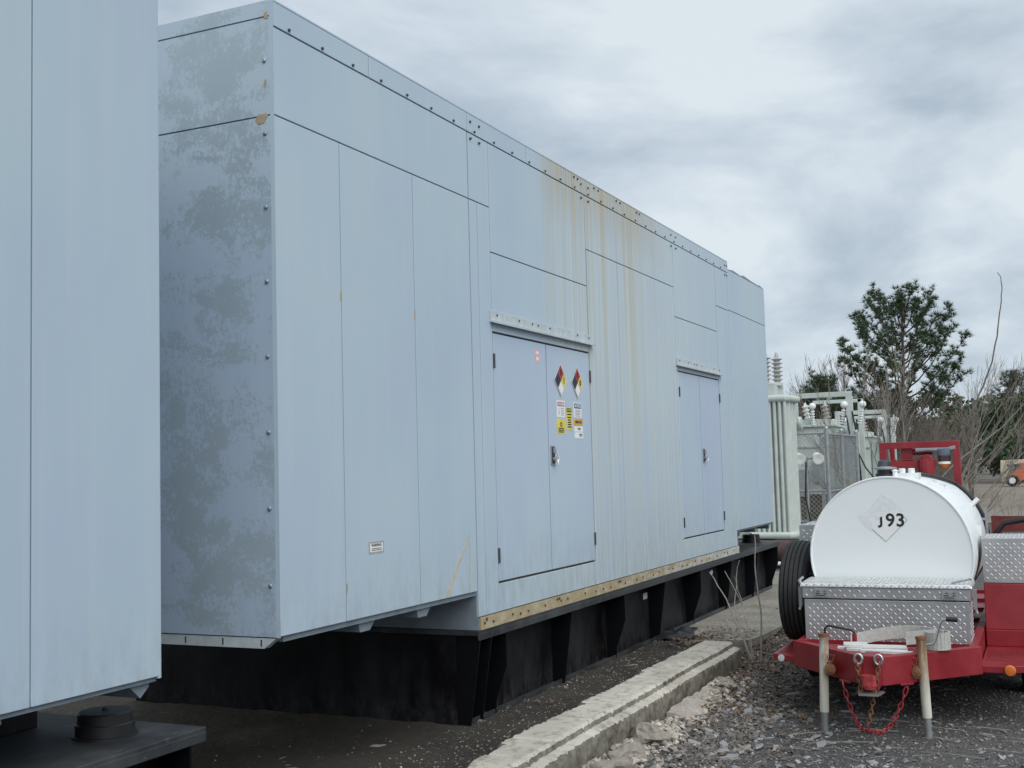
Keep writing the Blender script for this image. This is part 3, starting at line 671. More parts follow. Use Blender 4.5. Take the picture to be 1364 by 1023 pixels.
b = MB(); b.box(-HW + .07, HW - .07, CY + .18, 4.3, FT - .05, FT - .035); b.build('floor_plate', RD, tr)
# coupler
b = MB(); b.box(-.045, .045, -.17, .02, FT - .155, FT + .03); b.box(-.055, -.045, -.20, .05, FT - .18, FT + .02); b.box(.045, .055, -.20, .05, FT - .18, FT + .02)
cp = b.build('coupler', RD, tr, bevel=.004)
b = MB(); b.ball((0, -.205, FT - .145), .05, 12, 1, 1, .75); b.prism([(-.045, -.15), (-.045, -.235), (-.03, -.25), (.03, -.25), (.045, -.235), (.045, -.15)], 'z', FT - .15, FT - .085); b.build('coupler_head', plain('worn_bright_red', (0.36, 0.04, 0.045), .6, var=.35, scale=30), cp, smooth=40)
b = MB(); b.prism([(-.085, -.15), (-.06, -.28), (.06, -.28), (.085, -.15)], 'z', FT - .205, FT - .192); b.build('coupler_lip', M['chrome'], cp)
for sx in (-1, 1):
    b = MB(); pts = [(sx * .062 + .024 * math.cos(a), -.20, FT + .012 + .032 * math.sin(a)) for a in [2 * math.pi * i / 14 for i in range(15)]]
    b.tube(pts, .009, 8); b.build('shackle', M['chrome'], cp, smooth=60)
# jacks
def jack(x, y, lean, handle):
    j = bpy.data.objects.new('jack', None); C.objects.link(j); j.parent = tr
    zt = .465
    def P(z): return Vector((x + lean * (zt - z), y, z))
    b = MB(); b.tube([P(-.045), P(zt)], .031, 16); b.build('jack_tube', M['jack'], j, smooth=40)
    b = MB(); b.tube([P(zt), P(zt + .018)], .036, 16); b.build('jack_cap', M['rust'], j, smooth=40)
    b = MB(); b.tube([P(gh(T0[0] + x, T0[1] + y) - .005), P(-.045)], .025, 16); b.build('jack_leg', M['galv'], j, smooth=40)
    sx = 1 if x < 0 else -1
    b = MB(); c = P(.25); b.lathe((c.x + sx * .045, c.y - .03, c.z), (sx * .25, -1, 0), [(.036, 0), (.036, .02), (.018, .022), (.018, .03)], 12); b.box(c.x + min(0, sx * .05), c.x + max(0, sx * .05), c.y - .02, c.y + .03, c.z - .045, c.z + .045)
    b.build('jack_mount', M['rust'], j)
    b = MB(); c = P(.315); b.tube([(c.x + sx * .04, c.y - .04, c.z - .03), (c.x + sx * .03, c.y - .04, c.z + .03), (c.x + sx * .08, c.y - .04, c.z + .03), (c.x + sx * .05, c.y - .04, c.z - .03)], .0035, 5); b.build('lock_pin', M['rust'], j)
    b = MB(); b.tube([P(zt) + Vector(h) for h in handle[0]], .008, 8); b.build('crank', handle[2], j, smooth=60)
    b = MB(); b.tube([P(zt) + Vector(h) for h in handle[1]], .016, 10); b.build('crank_grip', handle[3], j, smooth=60)
jack(-.345, .20, -.035, ([(.01, 0, .015), (.01, 0, .05), (.03, .0, .07), (.19, .0, .045), (.205, 0, .03), (.205, 0, .005)], [(.205, 0, .02), (.205, 0, -.03)], M['blackpl'], RD))
jack(.285, .20, .03, ([(.03, 0, -.035), (.075, 0, -.03), (.095, 0, .0), (.125, 0, .10), (.145, 0, .13), (.18, 0, .135)], [(.165, 0, .135), (.235, 0, .132)], M['chrome'], M['blackpl']))
# safety chains
def chain(p0, p1, sag, n, mat):
    b = MB(); p0, p1 = Vector(p0), Vector(p1)
    pts = [p0.lerp(p1, t) - Vector((0, 0, sag * 4 * t * (1 - t))) for t in [i / n for i in range(n + 1)]]
    for i in range(n):
        a, c = pts[i], pts[i + 1]; d = (c - a); L = d.length * .68; d.normalize(); s = d.cross(Vector((0, 1, 0))).normalized(); o = d.cross(s)
        side = s if i % 2 else o; mid = (a + c) / 2
        loop = [mid + d * (L * math.cos(t)) + side * (.0125 * math.sin(t)) for t in [2 * math.pi * k / 8 for k in range(9)]]
        b.tube(loop, .0050, 5, False)
    b.build('safety_chain', mat, tr, smooth=60)
chain((-.20, -.0, FB + .01), (-.02, -.16, FB - .26), .10, 13, RD)
chain((-.02, -.16, FB - .25), (.20, .02, FB - .01), .12, 14, RD)
chain((.07, -.22, FT + .0), (-.03, -.17, FB - .235), .02, 13, M['rust'])
chain((-.07, -.22, FT + .0), (-.055, -.20, FB + .0), .0, 6, M['rust'])
for sx in (-1, 1):
    b = MB(); b.tube([(sx * .16, -.0 + .06, FB + .0), (sx * .235, .10, FB + .005)], .008, 6); b.build('chain_bar', RD, tr)

# diamond-plate boxes
def tread(b, o, u, v, n_, w, h, pitch=.0285, mark=.0125):
    o, u, v, n_ = Vector(o), Vector(u), Vector(v), Vector(n_)
    nu, nv = int(w / pitch), int(h / pitch)
    for i in range(nu):
        for j in range(nv):
            c = o + u * (pitch * (i + .5) + (w - nu * pitch) / 2) + v * (pitch * (j + .5) + (h - nv * pitch) / 2)
            s = 1 if (i + j) % 2 else -1
            d = (u + v * s).normalized() * mark * 1.2; e_ = (u - v * s).normalized() * mark * .34
            k = len(b.v); b.v += [tuple(c - d + n_ * .0003), tuple(c + e_ + n_ * .0003), tuple(c + d + n_ * .0003), tuple(c - e_ + n_ * .0003), tuple(c - d * .35 + n_ * .0032), tuple(c + d * .35 + n_ * .0032)]
            b.f += [(k, k + 3, k + 5, k + 4), (k + 3, k + 2, k + 5), (k + 2, k + 1, k + 4, k + 5), (k + 1, k, k + 4)]; b.m += [0] * 4
def plate_box(parent_name, x0, x1, y0, y1, z0, z1, lidh=None, faces='F'):
    A = M['alu']
    b = MB(); zb = z1 - (lidh or 0)
    b.box(x0, x1, y0, y1, z0, zb - (.006 if lidh else 0)); bx_ = b.build(parent_name, A, tr, bevel=.004)
    t = MB()
    tread(t, (x0 + .012, y0, z0 + .01), (1, 0, 0), (0, 0, 1), (0, -1, 0), x1 - x0 - .024, zb - z0 - .03)
    tread(t, (x1, y0 + .01, z0 + .01), (0, 1, 0), (0, 0, 1), (1, 0, 0), y1 - y0 - .02, zb - z0 - .03)
    tread(t, (x0, y1 - .01, z0 + .01), (0, -1, 0), (0, 0, 1), (-1, 0, 0), y1 - y0 - .02, zb - z0 - .03)
    if not lidh: tread(t, (x0 + .01, y0 + .01, z1), (1, 0, 0), (0, 1, 0), (0, 0, 1), x1 - x0 - .02, y1 - y0 - .02)
    t.build('tread_pattern', M['tread'], bx_, kind='stuff', fix=False)
    return bx_
TB = plate_box('tool_box', -.565, .565, .72, 1.06, .33, .765, .105)
A = M['alu']
# upper band and lid
b = MB(); b.box(-.575, .575, .712, 1.07, .662, .742); b.build('tool_box_band', A, tr, bevel=.003)
b = MB(); b.hexa([(-.59, .70, .744), (.59, .70, .744), (.59, 1.08, .744), (-.59, 1.08, .744), (-.585, .71, .772), (.585, .71, .772), (.585, 1.075, .780), (-.585, 1.075, .780)])
lid = b.build('tool_box_lid', plain('bright_lid_aluminium', (0.70, 0.71, 0.71), .42, .85, var=.08), tr, bevel=.005)
t = MB(); tread(t, (-.575, .712, .774), (1, 0, 0), (0, 1, .02), (0, 0, 1), 1.15, .355); tread(t, (-.585, .6995, .745), (1, 0, 0), (0, .0, 1), (0, -1, 0), 1.17, .027, .027)
t.build('tread_pattern', M['tread'], lid, kind='stuff', fix=False)
t = MB(); tread(t, (-.565, .712, .668), (1, 0, 0), (0, 0, 1), (0, -1, 0), 1.13, .068, .034); t.build('tread_pattern', M['tread'], TB, kind='stuff', fix=False)
for sx in (-1, 1):
    b = MB(); x = sx * .44; b.box(x - .05, x + .05, .702, .712, .672, .728); b.cur = 1; b.box(x - .038, x + .038, .699, .702, .694, .7005); b.box(x - .03, x + .038, .699, .702, .712, .7165); b.box(x - .038, x + .03, .699, .702, .680, .685)
    b.cur = 0; b.box(x + .012 - .02, x + .02, .694, .700, .69, .72); b.build('latch_plate', [M['chrome'], M['blackpl']], TB)
    b = MB(); x = sx * .60; b.box(x - .012, x + .012, .76, .80, .60, .735); b.tube([(x, .78, .60), (x + sx * .012, .775, .57)], .010, 8); b.build('side_latch', M['galv'], TB)
    b = MB(); x = sx * .53; b.tube([(x - .075 * 1, .74, .782), (x + sx * .05, .80, .806), (x + sx * .062, .74, .79), (x + sx * .055, .71, .765)], .008, 6); b.build('lid_handle', M['chrome'], TB)
# tank: a rounded-end drum lying along the trailer
TY0, TY1, TR, TZ = 1.10, 3.05, .583, .945
b = MB(); b.lathe((0.01, TY0, TZ), (0, 1, 0), [(0, 0), (TR - .05, .0), (TR - .014, .004), (TR - .003, .012), (TR, .024), (TR, 1.93), (TR - .004, 1.944), (TR - .05, 1.95), (0, 1.95)], 72)
tk = b.build('tank', M['tank'], tr, smooth=25)
for v in tk.data.vertices: pass
b = MB(); b.lathe((0.01, TY0 - .001, TZ), (0, 1, 0), [(TR - .012, .0), (TR - .008, -.007), (TR, -.007), (TR + .004, .0), (TR + .004, .018), (TR, .022)], 72); b.build('tank_rim', M['tank'], tk, smooth=40)
b = MB(); b.lathe((0.01, TY0 + 1.90, TZ), (0, 1, 0), [(TR + .001, 0), (TR + .012, .004), (TR + .012, .03), (TR + .001, .034)], 72); b.build('tank_band', M['blackpl'], tk, smooth=40)
def fx(y): return y
yf = TY0 - .0015
DX, DZ, DS = -.015, 1.205, .158              # torn hazard placard on the tank front
b = MB(); sm = [(-1.35, .18), (-.75, .55), (-.1, 1.3), (.35, 1.0), (.9, .45), (1.02, .1), (.55, -.2), (.0, .2), (-.55, -.45), (-.75, -.55)]
b.prism([(DX + p[0] * DS * .95, DZ + p[1] * DS * .95) for p in sm], 'y', yf - .0005, yf); b.build('placard_smudge', M['smudge'], tk)
b = MB(); pol = [(-.62, .02), (-.30, -.02), (.05, .38), (.30, .40), (.85, .36), (.98, .18), (1.0, .0), (0, -1.0), (-.62, -.40)]
b.prism([(DX + p[0] * DS, DZ + p[1] * DS) for p in pol], 'y', yf - .0015, yf - .0006)
b.cur = 1
def edge(b, p, q, w=.004):
    p, q = Vector((DX + p[0] * DS, DZ + p[1] * DS)), Vector((DX + q[0] * DS, DZ + q[1] * DS)); d = (q - p).normalized(); n_ = Vector((-d.y, d.x)) * w / 2
    b.prism([tuple(p - n_), tuple(q - n_), tuple(q + n_), tuple(p + n_)], 'y', yf - .0022, yf - .0015)
for p, q in (((0, -1), (1, 0)), ((0, -1), (-.62, -.40)), ((1, 0), (.72, .30)), ((.72, .30), (.60, .22))): edge(b, p, q)
b.cur = 2
FX, FZ = (1, 0, 0), (0, 0, 1)
b.text('J', .115, (DX - .028, yf - .0022, DZ + .008), FX, FZ, .0004, .003, clip=((.0, .016, 0), (-.5, .8, 0)))
b.text('9', .135, (DX + .038, yf - .0022, DZ - .005), FX, FZ, .0004, .003); b.text('3', .135, (DX + .110, yf - .0022, DZ - .005), FX, FZ, .0004, .003)
b.build('torn_placard', [M['white'], M['grey_print'], M['print_black']], tk)
# fittings on top of the tank
zt = TZ + TR
b = MB(); b.lathe((-.03, TY0 + .30, zt - .01), (0, 0, 1), [(.075, 0), (.075, .03), (.06, .032), (.06, .06)], 20); b.cur = 1; b.lathe((-.03, TY0 + .30, zt + .05), (0, 0, 1), [(.07, 0), (.085, .004), (.085, .016), (.03, .024)], 20)
b.build('fill_cap', [M['blackpl'], M['galv']], tk, smooth=40)
b = MB(); b.box(.02, .20, TY0 + .42, TY0 + .60, zt - .03, zt + .018); b.lathe((.07, TY0 + .5, zt + .015), (0, 0, 1), [(.026, 0), (.026, .035), (.018, .04)], 10); b.lathe((.14, TY0 + .5, zt + .015), (0, 0, 1), [(.026, 0), (.026, .035), (.018, .04)], 10)
b.build('vent_fitting', M['tank'], tk, smooth=40); b = MB(); b.lathe((.045, TY0 + .25, zt - .01), (0, 0, 1), [(.02, 0), (.02, .045), (.03, .05), (.01, .06)], 8); b.build('vent_fitting', M['tank'], tk, smooth=40)
b = MB(); b.lathe((.30, TY0 + .9, zt - .09), (0.5, 0, 1), [(.05, 0), (.05, .03), (.0, .035)], 10); b.build('vent_fitting', M['tank'], tk, smooth=40)
b = MB(); b.tube([(.50, TY0 + 1.55, TZ + .30), (.56, TY0 + 1.55, TZ + .36)], .02, 6); b.box(.57, .60, TY0 + 1.0, TY0 + 1.1, TZ + .08, TZ + .16); b.build('sight_bracket', M['tank'], tk)
b = MB(); pts = [(.06 + .0 * t, TY0 + .95, zt) for t in (0,)] ; pts = []
for t in range(16):
    a = R(84 - t * 6.0); y = TY0 + .75 + 1.13 * min(1, t / 5); pts.append((.01 + (TR + .018) * math.cos(a), y, TZ + (TR + .018) * math.sin(a)))
b.tube(pts, .016, 8); b.build('delivery_hose', M['blackpl'], tk, smooth=60)
# pump and its red guard hoop behind the tank
hy = TY1 + .10
b = MB(); zz = 1.80
for x in (-.255, .375): b.box(x - .03, x + .03, hy - .03, hy + .03, .36, zz - .05)
b.box(-.285, .405, hy - .03, hy + .03, zz - .05, zz + .01)
b.box(-.225, -.185, hy + .26, hy + .30, .36, zz - .05); b.box(-.284, -.185, hy + .261, hy + .299, zz - .05, zz); b.box(-.283, -.245, hy + .03, hy + .30, zz - .045, zz)
hp = b.build('guard_hoop', RD, tr, bevel=.004)
b = MB(); b.tube([(-.23, hy + .1, 1.4), (-.23, hy + .1, zz - .04)], .014, 8); b.build('guard_conduit', M['galv'], hp); b = MB(); b.tube([(.36, hy + .06, zz - .1), (.36, hy + .06, zz - .07), (.20, hy + .06, zz - .07)], .012, 6); b.build('guard_conduit', M['galv'], hp)
b = MB(); px = .0
b.box(px - .20, px + .16, hy - .02, hy + .22, 1.56, 1.64); b.lathe((px - .20, hy + .1, 1.55), (0, 0, 1), [(.04, -.12), (.04, 0)], 10); b.lathe((px + .12, hy - .02, 1.58), (0, 0, 1), [(.075, -.14), (.075, .06), (.05, .09), (.02, .10)], 14)
b.box(px - .10, px + .0, hy + .02, hy + .12, 1.64, zz - .05); b.lathe((px + .13, hy - .04, 1.66), (0, -1, 0), [(.035, 0), (.035, .05)], 10); b.tube([(px + .0, hy + .05, 1.72), (px + .17, hy + .05, 1.72)], .03, 10); b.box(px - .25, px - .15, hy - .01, hy + .2, 1.40, 1.56)
b.box(px - .18, px + .10, hy - .025, hy + .0, 1.645, 1.655)
pm = b.build('pump', RD, tr, bevel=.004)
b = MB(); b.tube([(px + .03, hy + .0, 1.74), (px + .30, hy + .0, 1.745), (px + .37, hy, 1.75)], [.03, .03, .035], 10); b.build('motor_pipe', M['galv'], pm, smooth=50)
b = MB(); b.lathe((px + .27, hy + .0, 1.735), (0, 0, -1), [(.062, 0), (.062, .05), (.055, .06), (.05, .10)], 14); b.build('filter_head', plain('grey_blue_plastic', (0.12, 0.15, 0.21), .5), pm, smooth=40)
b = MB(); b.lathe((px + .27, hy + .0, 1.66), (0, 0, -1), [(.058, -.02), (.055, .02), (.055, .035)], 14); b.cur = 1; b.lathe((px + .27, hy, 1.625), (0, 0, -1), [(.055, 0), (.055, .022)], 14); b.cur = 2; b.lathe((px + .27, hy, 1.603), (0, 0, -1), [(.05, 0), (.035, .03)], 14)
b.build('fuel_filter', [plain('dark_brown_glass', (0.06, 0.035, 0.03), .3), M['white'], M['amber']], pm, smooth=40)
b = MB(); b.lathe((px - .27, hy - .02, 1.46), (0.1, 0, 1), [(.05, 0), (.055, .05), (.05, .18), (.02, .2)], 12); b.build('motor', plain('dark_blue_grey_motor', (0.07, 0.085, 0.11), .5), pm, smooth=40)
# fenders, side decks, wheels
for sx in (-1, 1):
    x0, x1 = sx * (HW + .005), sx * (HW + .30)
    a, c = min(x0, x1), max(x0, x1)
    b = MB()
    if sx < 0: a, c = -HW - .215, -HW - .005
    else: c = HW + .42
    y0d = CY + .02
    if sx > 0: b.prism([(a, y0d), (a + .17, y0d), (c, y0d + .12), (c, 4.0), (a, 4.0)], 'z', .19, .235)
    else: b.prism([(c, y0d + .05), (a, y0d + .18), (a, 4.0), (c, 4.0)], 'z', .19, .235)
    dk = b.build('side_deck', RD, tr, bevel=.003)
    b = MB(); pit = .026
    for i in range(int((c - a) / pit) - 1):
        for j in range(16):
            b.ball((a + .02 + pit * (i + .5 + .5 * (j % 2)), y0d + .22 + .034 * j, .235), .0085, 6, 1, 1.2, .45)
    b.build('deck_grip', plain('dark_red_grip', (0.14, 0.02, 0.022), .6), dk, kind='stuff')
    b = MB(); rail_x = sx * (HW + .0); b.tube([(sx * HW, CY - .01, FT), (sx * (HW + .012), CY - .012, FT - .03), (sx * (HW + .012), CY - .012, .19)], .009, 6); b.build('deck_edge', RD, tr)
    if sx > 0:
        b = MB(); b.hexa([(a, 1.55, .235), (c + .3, 1.55, .235), (c + .3, 1.58, .235), (a, 1.58, .235), (a, 1.55, .36), (c + .3, 1.55, .36), (c + .3, 1.58, .36), (a, 1.58, .36)])
        b.hexa([(a, 1.552, .36), (c + .3, 1.552, .36), (c + .3, 2.9, .36), (a, 2.9, .36), (a, 1.60, .70), (c + .3, 1.60, .70), (c + .3, 2.9, .70), (a, 2.9, .70)])
        b.build('fender', RD, tr, bevel=.006)
        plate_box('side_tool_box', a - .0, a + .86, 1.60, 2.15, .702, 1.04)
        b = MB(); b.lathe((a + .185, y0d - .004, .21), (0, -1, 0), [(.038, 0), (.038, .008), (.030, .022), (.0, .026)], 14); b.build('marker_lamp', M['amber'], dk, smooth=40)
    else:
        b = MB(); b.box(-.84, c, 1.93, 3.2, .235, .70); b.build('fender', RD, tr, bevel=.006)
        plate_box('side_tool_box', -.815, -.60, 1.95, 2.50, .702, 1.13)
        b = MB(); b.lathe((a + .07, y0d + .13, .212), (-.35, -1, 0), [(.026, 0), (.026, .008), (.0, .012)], 14); b.build('reflector', M['lens'], dk, smooth=40)
def wheel(name, cx, cy, cz, r, w, tilt=0):
    wr = bpy.data.objects.new(name, None); C.objects.link(wr); wr.parent = tr; wr.location = (cx, cy, cz); wr.rotation_euler = (0, tilt, R(-3) if tilt else 0)
    h = w / 2; prof = [(r * .56, -h * .8), (r * .60, -h * .92), (r * .78, -h * 1.02), (r * .92, -h * .96), (r * .965, -h * .86)]
    ribs = 5; rw = w * .84 / ribs
    for i in range(ribs):
        p = -w * .42 + rw * i; crown = r * (1 - .02 * abs((i - 2) / 2) ** 2)
        prof += [(crown - .012, p + .001), (crown, p + .004), (crown, p + rw - .006), (crown - .012, p + rw - .003)]
    prof += [(r * .965, h * .86), (r * .92, h * .96), (r * .78, h * 1.02), (r * .60, h * .92), (r * .56, h * .8)]
    b = MB(); b.lathe((0, 0, 0), (1, 0, 0), prof, 56); b.build('tyre', M['rubber'], wr, smooth=30)
    b = MB(); b.lathe((0, 0, 0), (1, 0, 0), [(r * .55, -h * .85), (r * .57, -h * .8), (r * .50, -h * .4), (r * .2, -h * .3), (r * .18, -h * .5), (r * .05, -h * .5)], 28); b.lathe((0, 0, 0), (1, 0, 0), [(r * .05, h * .3), (r * .2, h * .3), (r * .50, h * .4), (r * .57, h * .8)], 28)
    b.build('rim', M['tank'], wr, smooth=30)
wheel('spare_wheel', -.725, 1.50, .632, .398, .205, R(1.5))
for sx in (-1, 1):
    for y in ((2.35, 3.25) if sx < 0 else (2.1, 3.1)): wheel('wheel', sx * (.74 if sx < 0 else .95), y, .385 + G - .01, .385, .22)
# rear superstructure of the trailer
b = MB(); b.box(.62, 1.9, 3.42, 3.50, .98, 1.12); b.box(.62, .70, 3.40, 3.52, .2, 1.12); b.box(1.30, 1.38, 3.44, 3.50, 1.12, 1.20)
b.build('rear_rack', plain('rust_red_steel', (0.15, 0.035, 0.03), .65, var=.4), tr)
b = MB(); b.box(1.02, 1.14, 3.40, 3.46, 1.12, 1.22); b.build('rack_light', M['blackpl'], tr)
b = MB(); b.tube([(.64, 3.0, .70), (.66, 3.0, .98), (.74, 3.0, 1.08), (.95, 3.0, 1.12), (1.3, 3.0, 1.10), (1.6, 3.0, 1.0)], .025, 8); b.build('rack_hose', M['blackpl'], tr, smooth=60)
b = MB(); b.tube([(.605, 2.9, .62), (.605, 2.9, 1.22)], .012, 6); b.tube([(.605, 2.9, 1.12), (.54, 2.9, 1.12)], .012, 6); b.build('sight_tube', M['galv'], tr)

# loose things lying inside the tongue
b = MB()
def band(b, pts, h, th=.012):
    n_ = len(pts)
    for i in range(n_ - 1):
        p, q = Vector(pts[i]), Vector(pts[i + 1]); d = (q - p); d.z = 0; d.normalize(); o = Vector((-d.y, d.x, 0)) * th / 2
        hv = Vector((0, 0, h))
        b.hexa([p - o, q - o, q + o, p + o, p - o + hv, q - o + hv, q + o + hv, p + o + hv])
hz = FT - .02
lo = Vector((T0[0], T0[1], 0))
loop = [lo + Vector((-.22 + .62 * t, .50 + .09 * math.sin(t * 3.0) - .16 * max(0, t - .72), hz + .05 * math.sin(t * 2.5) + .025 * t)) for t in [i / 20 for i in range(21)]]
band(b, loop, .085)
loop2 = [lo + Vector((.37 + .075 * math.cos(a), .41 + .085 * math.sin(a), hz + .025)) for a in [R(200 + i * 18) for i in range(20)]]
band(b, loop2, .115)
loop3 = [lo + Vector((.17 + .2 * t, .36 + .05 * t, hz + .05 + .02 * t)) for t in [i / 6 for i in range(7)]]
band(b, loop3, .085)
ho = b.build('flat_hose', M['hose'], smooth=40); tag(ho, 'pale grey flat canvas hose coiled inside the red trailer tongue', 'hose')
tb = thing('plank_stack', 'white painted planks lying in the red trailer tongue in front of the tool box', 'planks', (T0[0], T0[1], hz))
for (x, y, z, L, a, w) in ((-.06, .40, .0, .46, 5, .055), (-.02, .33, .0, .40, -3, .05), (-.03, .365, .022, .40, 4, .045), (.05, .28, .0, .34, -6, .05), (-.18, .45, .022, .16, 12, .05)):
    b = MB(); ca, sa = math.cos(R(a)), math.sin(R(a)); P2 = lambda u_, v_: (x + u_ * ca - v_ * sa, y + u_ * sa + v_ * ca)
    q = [P2(-L / 2, -w / 2), P2(L / 2, -w / 2), P2(L / 2, w / 2), P2(-L / 2, w / 2)]
    b.hexa([(*p, z + .0) for p in q] + [(*p, z + .02) for p in q]); b.build('plank', M['board'], tb, bevel=.002)
# a shelf in the tongue carries them (part of the trailer)
b = MB(); b.prism([(-.05, .02), (.05, .02), (.50, .62), (-.50, .62)], 'z', hz - .02, hz - .001); b.build('tongue_shelf', RD, tr)

# ------------------------------------------------------------------ stones, rubble, leaves
def shard_mesh(name, mat, n=7, flat=.28, seed=0):
    r_ = random.Random(seed); b = MB(); pol = []
    for i in range(n):
        a = 2 * math.pi * (i + r_.uniform(-.3, .3)) / n; q = r_.uniform(.45, 1.15); pol.append((q * math.cos(a), q * math.sin(a) * .62))
    k = len(b.v); t = r_.uniform(-.25, .25)
    b.v = [(x, y, -flat) for x, y in pol] + [(x * .86 + .03, y * .86, flat * (.7 + t * x)) for x, y in pol]
    b.f = [tuple(range(n - 1, -1, -1)), tuple(range(n, 2 * n))] + [(i, (i + 1) % n, n + (i + 1) % n, n + i) for i in range(n)]; b.m = [0] * len(b.f)
    me = bpy.data.meshes.new(name); me.from_pydata(b.v, [], b.f); me.materials.append(mat); return me
def lump_mesh(name, mat, seed, rough=.28):
    bm = bmesh.new(); bmesh.ops.create_icosphere(bm, subdivisions=3, radius=1); r_ = random.Random(seed)
    o = Vector((r_.uniform(0, 9), r_.uniform(0, 9), r_.uniform(0, 9)))
    from mathutils import noise as mn
    for v in bm.verts:
        f = 1 + rough * mn.noise(v.co * 1.3 + o) * 1.6 + rough * .5 * mn.noise(v.co * 4 + o)
        v.co *= f
    me = bpy.data.meshes.new(name); bm.to_mesh(me); bm.free(); me.materials.append(mat); return me
def scatter_stuff(name, mat, N, xf, yf_, size, flat=(.35, .8), lift=.2, hf=None):
    V = []; F = []; k = 0
    base = np.array([(1, 0, 0), (0, 1, 0), (-1, 0, 0), (0, -1, 0), (0, 0, 1), (0, 0, -1)], float)
    tri = [(0, 1, 4), (1, 2, 4), (2, 3, 4), (3, 0, 4), (1, 0, 5), (2, 1, 5), (3, 2, 5), (0, 3, 5)]
    for _ in range(N):
        x, y = xf(), yf_(); s = size()
        q = base * s * rng.uniform(.55, 1.2, (6, 1)); q[:, 2] *= random.uniform(*flat)
        a = random.uniform(0, 6.28); ca, sa = math.cos(a), math.sin(a)
        tx, ty = random.uniform(-.5, .5), random.uniform(-.5, .5)
        X = q[:, 0] * ca - q[:, 1] * sa; Y = q[:, 0] * sa + q[:, 1] * ca; Z = q[:, 2] + X * tx + Y * ty
        h = (hf or gh)(x, y)
        for i in range(6): V.append((x + X[i], y + Y[i], h + Z[i] + s * lift))
        F += [(k + a_, k + b_, k + c_) for a_, b_, c_ in tri]; k += 6
    me = bpy.data.meshes.new(name); me.from_pydata(V, [], F); me.materials.append(mat)
    o = bpy.data.objects.new(name, me); C.objects.link(o); o['kind'] = 'stuff'; return o
U = random.uniform
scatter_stuff('gravel', M['stone'], 46000, lambda: -2.35 + 4.6 * random.random() ** 1.1, lambda: 5.6 + 7.0 * random.random() ** 1.25, lambda: .0045 + .010 * random.random() ** 2.2, (.4, .9), .15)
scatter_stuff('gravel_chips', M['slate'], 1500, lambda: U(-2.3, 2.0), lambda: 5.8 + 6 * random.random() ** 1.3, lambda: .010 + .026 * random.random() ** 3, (.15, .4), .2)
scatter_stuff('rubble', M['rubble'], 9000, lambda: -2.70 + .75 * random.random() ** 1.5, lambda: U(5.3, 12.6), lambda: .007 + .022 * random.random() ** 3, (.4, .9), .2)
M['pale_rubble'] = stone_mat('pale_rubble_stones', (0.30, 0.27, 0.23), (0.52, 0.48, 0.42), (0.70, 0.67, 0.62))
scatter_stuff('dirt_grit', M['rubble'], 5200, lambda: U(-3.62, -3.02) if random.random() < .8 else U(-6, -3.7), lambda: 4.4 + 6.4 * random.random() ** 1.2, lambda: .003 + .009 * random.random() ** 4, (.4, .8), .1, dz)
scatter_stuff('pad_debris', M['pale_rubble'], 260, lambda: U(-3.45, -2.70), lambda: U(10.7, 14.5), lambda: .004 + .016 * random.random() ** 4, (.4, .8), .2, lambda x, y: 0.0)
def clus():
    c = random.choice((6.3, 6.7, 7.1, 7.5, 7.6, 8.3, 8.9, 9.4)); return c + random.gauss(0, .28)
scatter_stuff('pale_rubble', M['pale_rubble'], 2600, lambda: -2.66 + abs(random.gauss(0, .13)), clus, lambda: .010 + .032 * random.random() ** 2.5, (.5, .95), .35)
# dead leaves: small curled quads
V = []; F = []
for _ in range(5200):
    q_ = random.random()
    if q_ < .07: x, y = U(-3.4, -2.75), U(10.3, 11.6)
    elif q_ < .09: x, y = U(-3.55, -3.05), U(5, 10.6)
    else: x, y = -2.72 + 1.15 * random.random() ** 1.7, random.choice((U(5.6, 12.4), U(8.5, 12.4)))
    h = (0.018 if (x < -2.76) else gh(x, y)) + U(.004, .03); s = U(.012, .032); a = U(0, 6.28); k = len(V)
    ca, sa = math.cos(a), math.sin(a); c1 = U(-.4, .7) * s
    for (p, q, w) in ((-1, 0, c1), (0, -.45, 0), (1, 0, U(-.3, .7) * s), (0, .45, U(0, .3) * s)): V.append((x + s * (p * ca - q * sa), y + s * (p * sa + q * ca), h + w))
    F += [(k, k + 1, k + 3), (k + 1, k + 2, k + 3)]
me = bpy.data.meshes.new('leaf_litter'); me.from_pydata(V, [], F); me.materials.append(M['leaf']); o = bpy.data.objects.new('leaf_litter', me); C.objects.link(o); o['kind'] = 'stuff'
# dry grass and twigs
b = MB()
for _ in range(170):
    x, y = -2.7 + 1.9 * random.random() ** 1.6, U(6, 12.2); h = gh(x, y) + .012; a = U(0, 6.28); L = U(.04, .17)
    b.tube([(x, y, h), (x + L * .5 * math.cos(a), y + L * .5 * math.sin(a), h + U(0, .02)), (x + L * math.cos(a + .3), y + L * math.sin(a + .3), h + U(-.01, .015))], .0018, 3)
for _ in range(14):
    x, y = U(-1.9, -.4), U(7.6, 8.8); h = gh(x, y) + .012; a = U(-.5, .5); L = U(.15, .5)
    b.tube([(x, y, h), (x + L * .5 * math.cos(a), y + L * .5 * math.sin(a), h + .015), (x + L * math.cos(a + .2), y + L * math.sin(a + .2), h)], .003, 3)
b.build('twig_litter', M['palebark'], kind='stuff', fix=False)
